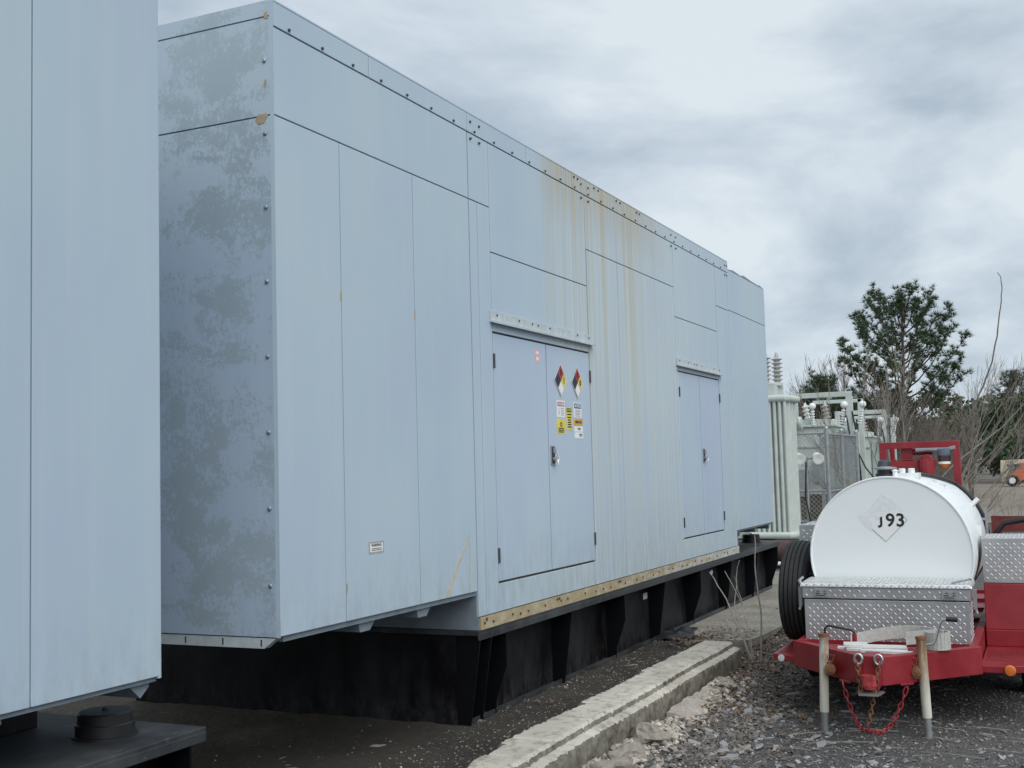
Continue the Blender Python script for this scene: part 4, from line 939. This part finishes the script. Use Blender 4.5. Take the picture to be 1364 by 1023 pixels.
# single slate pieces lying on top
SM = [shard_mesh('slate_piece', M['slate'], random.choice((6, 7, 8, 9)), U(.07, .18), i) for i in range(9)]
spots = []
for i in range(95):
    for _ in range(40):
        x = -2.45 + 1.0 * random.random() ** 1.1; y = 5.9 + 4.4 * random.random() ** 1.3
        s = U(.035, .085) * (1.0 if x < -1.8 else .75)
        if all((x - q[0]) ** 2 + (y - q[1]) ** 2 > ((s + q[2]) * .8) ** 2 for q in spots): break
    spots.append((x, y, s))
    o = bpy.data.objects.new('slate_piece', SM[i % 9]); C.objects.link(o)
    o.location = (x, y, gh(x, y) + s * .22); o.scale = (s, s, s); o.rotation_euler = (U(-.3, .3), U(-.3, .3), U(0, 6.28))
    tag(o, 'flat grey slate piece among the rubble below the concrete curb', 'stone', 'slate pieces in the rubble')
for i in range(46):
    x, y, s = U(-1.9, .9), 5.9 + 3.6 * random.random(), U(.025, .06)
    if y > 8.6 and x > -1.9: y = U(6.4, 8.2)
    o = bpy.data.objects.new('slate_flake', SM[(i * 5) % 9]); C.objects.link(o)
    o.location = (x, y, gh(x, y) + s * .12); o.scale = (s, s * .8, s * .6); o.rotation_euler = (U(-.12, .12), U(-.12, .12), U(0, 6.28))
    tag(o, 'thin pale grey flake lying flat on the dark gravel', 'stone', 'pale flakes on the gravel')
chunks = [((-2.54, 7.45), (.11, .19, .085), 0, 'big pale lumpy chunk of broken concrete leaning against the curb'), ((-2.55, 7.02), (.09, .13, .07), 2, 'reddish tan lump of broken concrete beside the big pale chunk'),
          ((-2.50, 6.60), (.10, .14, .065), 4, 'pale lump of broken concrete nearest the camera below the curb'), ((-2.33, 6.25), (.12, .10, .07), 6, 'small rounded concrete lump at the bottom edge of the rubble'),
          ((-3.21, 11.05), (.07, .10, .06), 8, 'small pale stone beside the black rag at the far end of the curb'), ((-1.93, 7.5), (.045, .05, .035), 10, 'single yellowish white cobble lying among the grey slate')]
for (x, y), s, sd_, lab in chunks:
    o = bpy.data.objects.new('concrete_chunk', lump_mesh('concrete_chunk', M['chunk'], sd_, .42)); C.objects.link(o)
    o.location = (x, y, (gh(x, y) if x > -3 else 0.02) + s[2] * .25); o.scale = s; o.rotation_euler = (U(-.3, .3), U(-.3, .3), U(0, 3)); tag(o, lab, 'rubble')
o = bpy.data.objects.new('footing_fragment', None)
b = MB(); n = 26; rows = []
for j in range(n + 1):
    y = 8.15 + 1.5 * j / n; w = .17 - .05 * j / n + U(-.03, .03); h = -.10 + U(-.014, .014)
    rows.append([(-2.66, y, -.2), (-2.655, y, h + .012), (-2.655 + w * .35, y, h + .006), (-2.66 + w * .8, y, h - .012 + U(-.015, .01)), (-2.65 + w, y, h - .045), (-2.64 + w, y, -.22)])
w = 6; b.v = [p for r in rows for p in r]; b.f = [(j * w + i, j * w + i + 1, (j + 1) * w + i + 1, (j + 1) * w + i) for j in range(n) for i in range(w - 1)] + [tuple(range(w)), tuple(n * w + i for i in range(w - 1, -1, -1))]; b.m = [0] * len(b.f)
bpy.data.objects.remove(o)
tag(b.build('footing_fragment', M['chunk'], smooth=30), 'broken pale concrete ledge half buried along the foot of the curb', 'rubble')
# crumpled black rag on the dirt at the far end of the curb
b = MB(); n = 12
for j in range(n + 1):
    for i in range(n + 1):
        u_, v_ = i / n - .5, j / n - .5; x, y = -3.42 + u_ * .34 + v_ * .10, 11.0 + v_ * .55
        b.v.append((x, y, .035 + .05 * abs(hash_noise(u_ * 2 + 3, v_ * 2, 1.2)) + .06 * max(0, .4 - abs(u_)) - .05 * (abs(u_) > .45) - .04 * (abs(v_) > .45)))
b.f = [(j * (n + 1) + i, j * (n + 1) + i + 1, (j + 1) * (n + 1) + i + 1, (j + 1) * (n + 1) + i) for j in range(n) for i in range(n)]; b.m = [0] * len(b.f)
o = b.build('rubber_mat', M['blackpl'], smooth=50, fix=False); sm_ = o.modifiers.new('t', 'SOLIDIFY'); sm_.thickness = .012
tag(o, 'crumpled black rubber sheet lying by the skid at the end of the curb', 'rubber sheet')

# ------------------------------------------------------------------ plants
def tube_path(b, p, d, L, r0, r1, seg, wob, grav=0.0, n=5):
    pts = [Vector(p)]; d = Vector(d).normalized()
    for i in range(seg):
        d = (d + Vector((U(-1, 1), U(-1, 1), U(-.6, .6))) * wob + Vector((0, 0, grav))).normalized(); pts.append(pts[-1] + d * L / seg)
    b.tube(pts, [r0 + (r1 - r0) * i / seg for i in range(seg + 1)], n, False); return pts, d
def grow(b, p, d, L, r, depth, spread=.6, kids=(2, 4), wob=.12, grav=.03, shrink=.68, rmin=.004):
    pts, d2 = tube_path(b, p, d, L, r, max(r * .55, rmin), 5 if depth > 1 else 3, wob, grav, 6 if depth > 2 else (4 if depth > 0 else 3))
    if depth <= 0: return
    for _ in range(random.randint(*kids)):
        t = U(.35, 1.0); q = pts[min(len(pts) - 1, int(t * (len(pts) - 1) + .5))]
        nd = (d2 + Vector((U(-1, 1), U(-1, 1), U(-.4, .8))) * spread).normalized()
        grow(b, q, nd, L * shrink * U(.75, 1.15), max(r * .5, rmin), depth - 1, spread, kids, wob, grav, shrink, rmin)
    grow(b, pts[-1], d2, L * shrink, max(r * .55, rmin), depth - 1, spread, kids, wob, grav, shrink, rmin)

sp = thing('sapling', 'thin leafless saplings springing from the rubble at the end of the curb', 'sapling', (-2.58, 10.45, gh(-2.58, 10.45)))
for (pts, r) in ((((0.0, 0, -.02), (-.12, .1, .20), (-.36, .5, .50), (-.60, .8, .72)), .010), (((-.02, .05, -.02), (-.08, .2, .22), (-.22, .5, .48), (-.42, .7, .74)), .008),
                 (((-.05, .06, 0), (-.16, .2, .25), (-.26, .4, .46), (-.24, .5, .80), (-.22, .5, .86)), .0075), (((.05, .05, -.02), (.06, .1, .4), (.02, .1, .75), (.03, .1, 1.12)), .010),
                 (((-.03, .0, 0), (-.09, .1, .15), (-.17, .3, .36)), .006), (((-.20, .45, .46), (-.30, .6, .70)), .004), (((.0, .04, 0), (-.04, .1, .12), (-.06, .15, .30)), .006)):
    P = [Vector(p) for p in pts]; fine = []
    for i in range(len(P) - 1):
        for k in range(4): fine.append(P[i].lerp(P[i + 1], k / 4) + Vector((U(-1, 1), U(-1, 1), 0)) * .006)
    fine.append(P[-1]); b = MB(); b.tube(fine, [r * (1 - .6 * i / (len(fine) - 1)) for i in range(len(fine))], 6); b.build('stem', M['palebark'], sp, smooth=50)

def tuft(V, F, c, n, L, w, updir):
    for _ in range(n):
        d = (Vector((U(-1, 1), U(-1, 1), U(-1, 1))).normalized() + updir * .55 + Vector((0, 0, .45))).normalized(); s = d.orthogonal().normalized() * w
        s.rotate(Matrix.Rotation(U(0, 6.28), 3, d)); l = L * U(.6, 1.1); k = len(V)
        V += [tuple(c + s), tuple(c - s), tuple(c + d * l)]; F.append((k, k + 1, k + 2))
def mesh_obj(name, V, F, mat, parent=None, kind=None):
    me = bpy.data.meshes.new(name); me.from_pydata(V, [], F); me.materials.append(mat); o = bpy.data.objects.new(name, me); C.objects.link(o)
    if parent: o.parent = parent
    if kind: o['kind'] = kind
    return o
def pine(loc, H, crown, label, z0=.45, mat='needle', nt=330, rand=1, bark='bark', lean=.3, L=.34, group=None):
    random.seed(rand); t = thing('pine_tree', label, 'tree', loc, 0, group); b = MB()
    tp = [Vector((lean * (i / 8) ** 1.5 + U(-.05, .05), U(-.05, .05), H * .96 * i / 8)) for i in range(9)]
    b.tube(tp, [.16 * H / 9 * (1 - .82 * i / 8) for i in range(9)], 8, False)
    V, F = [], []; ends = []
    NB = 40; zc = H * (z0 + .40 * (1 - z0)); zr = H - zc
    for i in range(NB):
        g = (i + .5) / NB; a = i * 2.39996 + U(-.3, .3); sz = -.30 + 1.26 * g ** .85; cr_ = math.sqrt(max(.05, 1 - min(1, sz) ** 2)) * (1 if sz > -.1 else 1 + sz * .35)
        tgt = Vector((lean * .6 + math.cos(a) * crown * cr_ * U(.8, 1.05), math.sin(a) * crown * cr_ * U(.8, 1.05), zc + zr * min(.97, sz) * U(.93, 1.0)))
        f = max(z0 * .8, min(.93, (tgt.z - math.hypot(tgt.x, tgt.y) * .75) / H)); k = min(7, int(f * 8)); p = tp[k].lerp(tp[k + 1], f * 8 - k)
        d0 = tgt - p; pts = [p]
        for q in range(1, 7):
            w_ = q / 6; pts.append(p + d0 * w_ + Vector((U(-1, 1), U(-1, 1), U(-1, 1))) * .05 * crown * (1 - w_) - Vector((0, 0, math.sin(w_ * 3.14) * .10 * d0.length)))
        b.tube(pts, [.045 * H / 9 * (1 - .75 * q / 6) for q in range(7)], 5, False); d2 = (pts[-1] - pts[-2]).normalized()
        for q in pts[3:]:
            for _ in range(3):
                dd = (d2 + Vector((U(-1, 1), U(-1, 1), U(-.1, 1.0))) * .9).normalized(); l = U(.15, .5) * crown / 2.2
                b.tube([q, q + dd * l], [.012, .006], 3, False); ends.append((q + dd * l, dd))
        ends.append((pts[-1], d2))
    ends.append((tp[8], Vector((0, 0, 1)))); random.shuffle(ends)
    for c, d in ends[:nt]: 
        for _k in range(4): tuft(V, F, c + Vector((U(-1, 1), U(-1, 1), U(-.6, .8))) * L * .55, 24, L * U(.7, 1), .010, d)
        tuft(V, F, c - d * L * .6, 20, L * .8, .010, d)
    b.build('trunk', M[bark], t, smooth=60, fix=False); mesh_obj('crown', V, F, M[mat], t); return t
pine((-5.9, 50, G), 8.75, 2.4, 'tall round-crowned pine rising above the transformers and the trailer', .42, 'needle', 430, 3, L=.28)
pine((-10.1, 55, G), 6.0, 1.1, 'small bushy pine behind the nearest transformer', .2, 'evergreen', 160, 4)
pine((-9.2, 56, G), 5.2, 1.2, 'low yellow-green pine just right of the small bushy pine', .2, 'evergreen', 150, 5)
pine((-6.9, 51, G), 4.3, 1.6, 'wide low pine at the left foot of the tall pine', .15, 'evergreen', 150, 6)
pine((-2.6, 92, G), 8.2, 2.3, 'dark pine standing highest over the wood at the right edge', .3, 'needle2', 260, 8, L=.42)
random.seed(21)
def bare(loc, stems, label, rand, mat='palebark', depth=4, group=None, kids=(2, 3), spread=.5, shrink=.66, rmin=.005):
    random.seed(rand); t = thing('bare_tree', label, 'tree', loc, 0, group)
    for d, L, r in stems:
        b = MB(); grow(b, (U(-.08, .08), U(-.08, .08), -.05), d, L, r, depth, spread, kids, .07, .02, shrink, rmin); b.build('trunk', M[mat], t, fix=False)
    return t
bt = bare((-2.62, 23.0, G), [((.45, .1, 1), 1.7, .028), ((.85, .3, 1), 1.75, .026), ((1.2, -.1, .9), 1.7, .024), ((.1, .2, 1), 1.55, .026), ((-.35, -.1, 1), 1.6, .024), ((-.9, .2, 1), 1.6, .02), ((1.3, .3, .65), 1.5, .018)], 'pale many-stemmed leafless tree leaning right behind the red hoop', 33, 'twigbark', 5, None, (1, 3), .48, .66, .0026)
b = MB(); P = [Vector(p) for p in ((.0, .2, -.4), (.1, .2, 0), (.65, .3, 1.7), (1.15, .4, 2.7), (1.52, .5, 3.6), (1.70, .6, 4.5), (1.76, .7, 5.1), (1.69, .7, 5.32), (1.6, .7, 5.4))]; fine = []
for i in range(1, len(P) - 2):
    for k in range(6):
        t = k / 6; p0, p1, p2, p3 = P[i - 1:i + 3]
        fine.append(.5 * (2 * p1 + (p2 - p0) * t + (2 * p0 - 5 * p1 + 4 * p2 - p3) * t * t + (3 * p1 - p0 - 3 * p2 + p3) * t ** 3) + Vector((U(-1, 1), U(-1, 1), 0)) * .012)
b.tube(fine, [.024 * (1 - .74 * i / (len(fine) - 1)) for i in range(len(fine))], 5); b.build('long_shoot', M['brownbark'], bt, smooth=60)
b = MB(); b.tube([(.05, -.6, .9), (.9, -.8, 1.75), (1.7, -.8, 2.35), (2.6, -1, 3.3)], [.018, .016, .012, .006], 5); b.build('long_shoot', M['palebark'], bt)
bg = 'leafless trees behind the transformers'
for i, (x, y, h) in enumerate(((-12.6, 60, 6.6), (-11.6, 62, 7.4), (-10.7, 60, 7.6), (-9.9, 64, 8.2), (-9.1, 60, 7.8), (-8.3, 66, 7.6), (-12.0, 66, 7.4), (-5.6, 58, 5.0), (-4.0, 60, 4.6), (-10.2, 66, 8.4))):
    bare((x, y, G), [((U(-.15, .15), U(-.2, .2), 1), h * .42, .05), ((U(-.35, .35), U(-.3, .3), 1), h * .40, .04), ((U(-.35, .35), U(-.3, .3), 1), h * .36, .035)], '%s leafless grey-brown tree in the row behind the transformers' % ('leftmost', 'fourth from left', 'fifth from left', 'central', 'right-hand', 'rearmost right', 'second from left', 'low', 'rightmost low', 'tallest')[i], 100 + i, 'brownbark', 4, bg, (1, 3), .45, .62, .007)

# ------------------------------------------------------------------ far wood and brush
def crowns(name, mat, trees, per, leaf, seed):
    random.seed(seed); r_ = np.random.default_rng(seed); V = []; F = []
    for (x, y, h, w) in trees:
        nb = 7; blobs = [(x + U(-.55, .55) * w, y + U(-.55, .55) * w, h * U(.30, .92), w * U(.28, .55)) for _ in range(nb)] + [(x, y, h * .82, w * .34)]
        for _ in range(per):
            bx, by, bz, br = random.choice(blobs); d = r_.normal(size=3); d /= np.linalg.norm(d); q = br * r_.random() ** .33
            c = Vector((bx + d[0] * q, by + d[1] * q, max(.1, bz + d[2] * q * .9))); s = leaf * U(.5, 1.3)
            n_ = Vector(r_.normal(size=3)).normalized(); u_ = n_.orthogonal().normalized() * s; v_ = n_.cross(u_).normalized() * s * U(.4, 1)
            k = len(V); V += [tuple(c - u_), tuple(c - v_), tuple(c + u_ * U(.6, 1)), tuple(c + v_)]; F.append((k, k + 1, k + 2, k + 3))
    return mesh_obj(name, V, F, mat, None, 'stuff')
random.seed(5)
tl = []
for i in range(110):
    y = U(105, 150); x = U(-44, 26); tl.append((x, y, U(6.0, 9.6) * (y / 130), U(1.7, 3.0)))
crowns('far_wood', M['forest'], tl, 520, .26, 11)
crowns('evergreen_wood', M['evergreen'], [(U(-7, 8), U(88, 102), U(4.0, 6.6), U(1.6, 2.4)) for _ in range(15)], 700, .20, 12)
crowns('hedge_line', M['forest'], [(U(-40, 24), U(96, 112), U(1.6, 3.0), U(1.4, 2.4)) for _ in range(70)], 240, .2, 14)
crowns('thicket', M['forest'], [(U(-34, -5), U(70, 86), U(2.6, 5.0), U(1.5, 2.6)) for _ in range(46)], 420, .17, 13)
random.seed(9)
V = []; F = []
def twig(x, y, z, h, lean, w):
    p = Vector((x, y, z)); d = Vector((U(-lean, lean), U(-lean, lean), 1)).normalized(); s = Vector((w, 0, 0)); q = p + d * h; k = len(V)
    mid = p.lerp(q, .5) + Vector((U(-.1, .1), U(-.1, .1), 0)) * h * .5; t_ = Vector((0, w, 0))
    V.extend([tuple(p - s), tuple(p + s), tuple(p + t_), tuple(mid - s * .7), tuple(mid + s * .7), tuple(mid + t_ * .7), tuple(q)])
    for a, b_, c_, e_ in ((0, 1, 4, 3), (1, 2, 5, 4), (2, 0, 3, 5)): F.append((k + a, k + b_, k + c_, k + e_))
    for a, b_ in ((3, 4), (4, 5), (5, 3)): F.append((k + a, k + b_, k + 6))
    if h > .5:
        for _ in range(4): 
            f = U(.25, .9); r_ = p.lerp(mid, f * 2) if f < .5 else mid.lerp(q, f * 2 - 1); twig(r_.x, r_.y, r_.z, h * U(.22, .45), .9, w * .6) if h * .4 > .12 else None
for _ in range(720):
    y = U(24, 44); x = U(-5.6, -2.35) * (y / 36) if random.random() < .85 else U(-10, 4); twig(x, y, G - .05, U(.35, 1.0), .4, .006)
mesh_obj('brush', V, F, M['brush'], None, 'stuff')
V = []; F = []
for _ in range(2300):
    y = U(46, 66); x = U(-20, -4.5) if y > 56 else U(-8.5, -4.2) * (y / 50); twig(x, y, G - .05, U(1.2, 3.4), .3, .009)
mesh_obj('tall_brush', V, F, M['brownbark'], None, 'stuff')

# ------------------------------------------------------------------ transformers and fence
def bushing(b, o, ax, L, r, n=6):
    prof = [(r * .5, 0)]
    for i in range(n):
        h = L * (i + .2) / n; prof += [(r * .55, h), (r, h + L * .25 / n), (r, h + L * .38 / n), (r * .55, h + L * .62 / n)]
    prof += [(r * .4, L), (r * .22, L * 1.15)]; b.lathe(o, ax, prof, 14)
def transformer(x, y, s, label, detail):
    t = thing('transformer', label, 'transformer', (x, y, 0), 0, 'pale green-grey power transformers'); Gm = M['green']
    b = MB(); b.box(-1.9, .25, -.5, 2.9, -.02, .32); b.build('plinth', M['concrete'], t)
    b = MB(); b.box(-1.75, -.42, .3, 2.3, .34, 2.42 * s); b.box(-1.80, -.37, .25, 2.35, 2.42 * s, 2.47 * s); b.box(-1.6, -.55, .5, 2.1, 2.47 * s, 2.60 * s); b.build('tank_body', Gm, t, bevel=.01)
    if detail == 1:
        for i in range(3):
            y0 = .02 + .22 * i; b = MB()
            b.prism([(-.55, y0), (-.06, y0), (.0, y0 + .04), (.0, y0 + .07), (-.06, y0 + .11), (-.55, y0 + .11)], 'z', .42, 2.78); b.build('radiator_fin', Gm, t, bevel=.012)
        for i in range(7):
            b = MB(); xx = -.60 + .088 * i; b.tube([(xx, -.06, .44), (xx, -.06, 2.76)], [.030, .030], 10); b.build('radiator_fin', Gm, t, smooth=40)
        b = MB(); b.tube([(-.75, -.06, .42), (-.06, -.06, .42), (-.02, 0, .42), (-.0, .62, .42)], .06, 10); b.build('radiator_header', Gm, t, smooth=40); b = MB(); b.tube([(-.75, -.06, 2.76), (-.06, -.06, 2.76), (-.02, 0, 2.76), (.0, .62, 2.76)], .065, 10); b.build('radiator_header', Gm, t, smooth=40)
        b = MB(); b.box(-.62, -.25, .05, .75, 2.80, 3.04); b.lathe((-.40, .4, 3.0), (0, 0, 1), [(.22, 0), (.22, .06)], 14); b.build('turret', Gm, t, bevel=.01)
        b = MB()
        for xx, yy in ((-.62, .0), (-.44, .25), (-.32, .62)): bushing(b, (xx, yy, 2.95), (0, 0, 1), .58, .10, 8)
        b.build('bushing', M['porcelain'], t, smooth=35)
    else:
        b = MB()
        for yy in (.25,): b.box(-.09, .05, yy, yy + .12, .32, 3.15 * s); b.box(-1.25, -1.13, yy, yy + .12, 2.45 * s, 3.15 * s); b.box(-1.25, .05, yy + .004, yy + .116, 3.06 * s, 3.17 * s)
        b.build('gantry_frame', Gm, t, bevel=.008); b = MB(); b.box(-1.1, .0, 1.9, 2.0, 3.0 * s, 3.08 * s); b.box(-.09, .03, 1.9, 2.0, .32, 3.08 * s)
        b.build('gantry_frame', Gm, t, bevel=.008)
        for i in range(7):
            b = MB(); yy = .5 + .24 * i; b.box(-.40, -.06, yy, yy + .09, .5, 2.3 * s); b.build('radiator_fin', Gm, t, bevel=.012)
        b = MB(); b.tube([(-.2, .42, 2.34 * s), (-.2, 2.2, 2.34 * s)], .055, 10); b.build('radiator_header', Gm, t, smooth=40); b = MB(); b.tube([(-.2, .42, .48), (-.2, 2.2, .48)], .055, 10); b.build('radiator_header', Gm, t, smooth=40)
        b = MB(); b.tube([(-1.9, -.02, 2.50 * s), (-1.0, -.02, 2.50 * s)], .15, 14); b.build('conservator', Gm, t, smooth=40)
        for k, (xx, yy) in enumerate(((-1.45, .75), (-1.0, .75), (-.6, .9))):
            b = MB(); bushing(b, (xx, yy, 2.60 * s), (-.15, -.1, 1), .34, .085, 4); b.build('bushing', M['porcelain'] if k != 1 else M['white'], t, smooth=35)
        for k, (xx, yy) in enumerate(((-1.3, .45), (-.85, .45), (-.2, .4), (.12, .6))):
            b = MB(); bushing(b, (xx, yy, 2.46 * s), (.1 * k, -.4, 1), .36, .05, 6); b.ball((xx + .04 * k, yy - .16, 2.88 * s), .08, 10); b.build('lightning_arrester', M['white'], t, smooth=40)
        b = MB(); b.tube([(-1.2, .30, 2.95 * s), (-1.6, .2, 2.8 * s), (-1.75, .2, 2.4 * s), (-1.55, .1, 2.0)], .018, 6); b.tube([(.0, .3, 2.9 * s), (.10, .2, 2.4 * s), (.16, .15, 1.6), (.22, .1, .4)], .02, 6); b.tube([(-.12, .3, 2.9 * s), (-.02, .2, 2.2 * s), (.30, .05, 1.5), (.6, 0, 1.1)], .016, 6)
        b.build('cable', M['blackpl'], t, smooth=50)
        b = MB(); b.box(-1.3, -.95, .2, .3, .9, 1.5); b.box(-.85, -.7, .22, .3, 1.2, 1.7); b.box(-1.76, -.41, .285, .30, 1.95, 2.0); b.build('control_box', M['galv'], t, bevel=.01)
        b = MB(); b.box(-1.15, -.55, .27, .30, .40, .95); b.build('louvre_panel', M['inner'], t)
    return t
transformer(-4.20, 20.25, 1.0, 'nearest pale green-grey transformer, its tall radiator tubes beside the enclosure', 1)
transformer(-4.12, 25.9, 1.0, 'middle pale green-grey transformer with a square gantry frame behind the chain-link fence', 2)
transformer(-4.05, 30.9, .93, 'farthest pale green-grey transformer, seen just left of the red guard hoop', 3)
fn = thing('chain_link_fence', 'galvanised chain-link fence with posts around the middle transformer', 'fence', (-3.98, 22.4, 0))
def fence_run(p, q, H, posts):
    p, q = Vector(p), Vector(q); L = (q - p).length; d = (q - p) / L; b = MB(); pitch = .085
    n = int(L / pitch); hh = H - .05
    for i in range(-int(hh / pitch), n + 1):
        for s in (1, -1):
            a0 = i * pitch if s > 0 else (i + int(hh / pitch)) * pitch; t0, t1 = 0.0, hh
            x0, x1 = a0, a0 + s * hh
            if s > 0:
                if x0 < 0: t0 = -x0; x0 = 0
                if x1 > L: t1 = t1 - (x1 - L); x1 = L
            else:
                if x0 > L: t0 = x0 - L; x0 = L
                if x1 < 0: t1 = t1 + x1; x1 = 0
            if t1 - t0 > .05: b.tube([p + d * x0 + Vector((0, 0, .02 + t0)), p + d * x1 + Vector((0, 0, .02 + t1))], .0038, 3, False)
    b.build('mesh_wire', M['galv'], fn, kind='stuff', fix=False)
    for t_ in posts:
        b = MB(); c = p + d * L * t_; b.tube([c, c + Vector((0, 0, H + .06))], .042, 10); b.ball((c.x, c.y, H + .06), .045, 8); b.build('post', M['galv'], fn, smooth=40)
    for z in (H - .03, H * .5, .08):
        b = MB(); b.tube([p + Vector((0, 0, z)), q + Vector((0, 0, z))], .022, 8); b.build('rail', M['galv'], fn, smooth=40)
fence_run((-2.2, 0.0, 0), (0, 0, 0), 2.22, (0, 1))
fence_run((0.02, 0.05, 0), (0.08, 2.95, 0), 2.20, (.45, 1))
fence_run((0.08, 3.0, 0), (-.7, 3.3, 0), 2.20, (1,))
fl = thing('floodlight_post', 'pair of small round floodlights on a thin post in front of the chain-link fence', 'floodlight', (-4.22, 21.6, 0))
b = MB(); b.tube([(0, 0, 0), (0, 0, 1.75)], .025, 8); b.tube([(-.16, 0, 1.72), (.18, 0, 1.72)], .018, 8); b.build('post', M['galv'], fl)
for x in (-.13, .20):
    b = MB(); b.lathe((x, -.02, 1.74), (.45, -.8, -.35), [(.03, -.12), (.07, -.06), (.10, .06), (.105, .09), (.085, .092), (.02, .07)], 14); b.build('lamp_head', M['white'], fl, smooth=40)
b = MB(); b.tube([(.0, -.03, 1.65), (-.04, -.03, 1.0), (.06, -.03, .5), (.0, -.03, .1)], .014, 5); b.build('cable', M['blackpl'], fl)
b = MB(); b.tube([(-6.2, 18.3, .31), (-3.45, 18.3, .31)], .15, 16); o = b.build('rusty_pipe', plain('dull_red_brown_pipe', (0.085, 0.05, 0.045), .7, var=.3), smooth=40); tag(o, 'thick dull red-brown pipe lying in front of the nearest transformer', 'pipe')
b = MB(); b.tube([(-6.2, 18.1, .12), (-3.4, 18.1, .12)], .028, 10); o = b.build('thin_pipe', M['white'], smooth=40); tag(o, 'thin white pipe running under the thick red-brown pipe', 'pipe')
b = MB(); b.box(-6.2, -3.3, 18.55, 18.75, 0, .26); o = b.build('sleeper_beam', plain('dark_timber', (0.05, 0.045, 0.04), .9)); tag(o, 'dark timber beam on the concrete behind the thick pipe', 'beam')

# ------------------------------------------------------------------ boom lift in the clearing
bl = thing('boom_lift', 'orange and cream boom lift parked in the clearing at the right edge', 'boom lift', (-2.3, 80, G), R(-4))
b = MB(); b.box(-.75, 1.5, -.6, .6, .35, .75); b.prism([(-.85, .55), (-.6, .95), (.2, 1.05), (1.6, 1.1), (1.7, .75), (-.3, .7)], 'y', -.5, .5); b.build('chassis', M['orange'], bl, bevel=.03)
b = MB(); b.box(-.1, 1.7, -.45, .45, 1.0, 1.45); b.build('turret', M['orange'], bl, bevel=.05)
b = MB(); b.prism([(-1.25, 1.62), (2.3, 1.72), (2.3, 1.46), (-.95, 1.34)], 'y', -.14, .14); b.prism([(-1.25, 1.62), (-.95, 1.34), (-.75, .9), (-.9, .25), (-1.2, .25), (-1.28, 1.0)], 'y', -.2, .2); b.tube([(-1.0, 0, .5), (-.2, 0, .95), (.2, 0, 1.15)], .08, 8); b.build('boom', M['cream'], bl, bevel=.02)
for x in (-.55, .95):
    for y in (-.75, .75):
        b = MB(); b.lathe((x, y - .14, .36), (0, 1, 0), [(.18, .02), (.33, 0), (.37, .05), (.37, .23), (.33, .28), (.18, .26)], 20); w_ = b.build('wheel', M['rubber'], bl, smooth=35)
        b = MB(); b.lathe((x, y - .15, .36), (0, 1, 0), [(.05, 0), (.19, .0), (.2, .06), (.2, .24), (.19, .30), (.05, .30)], 16); b.build('rim', M['white'], w_, smooth=35)
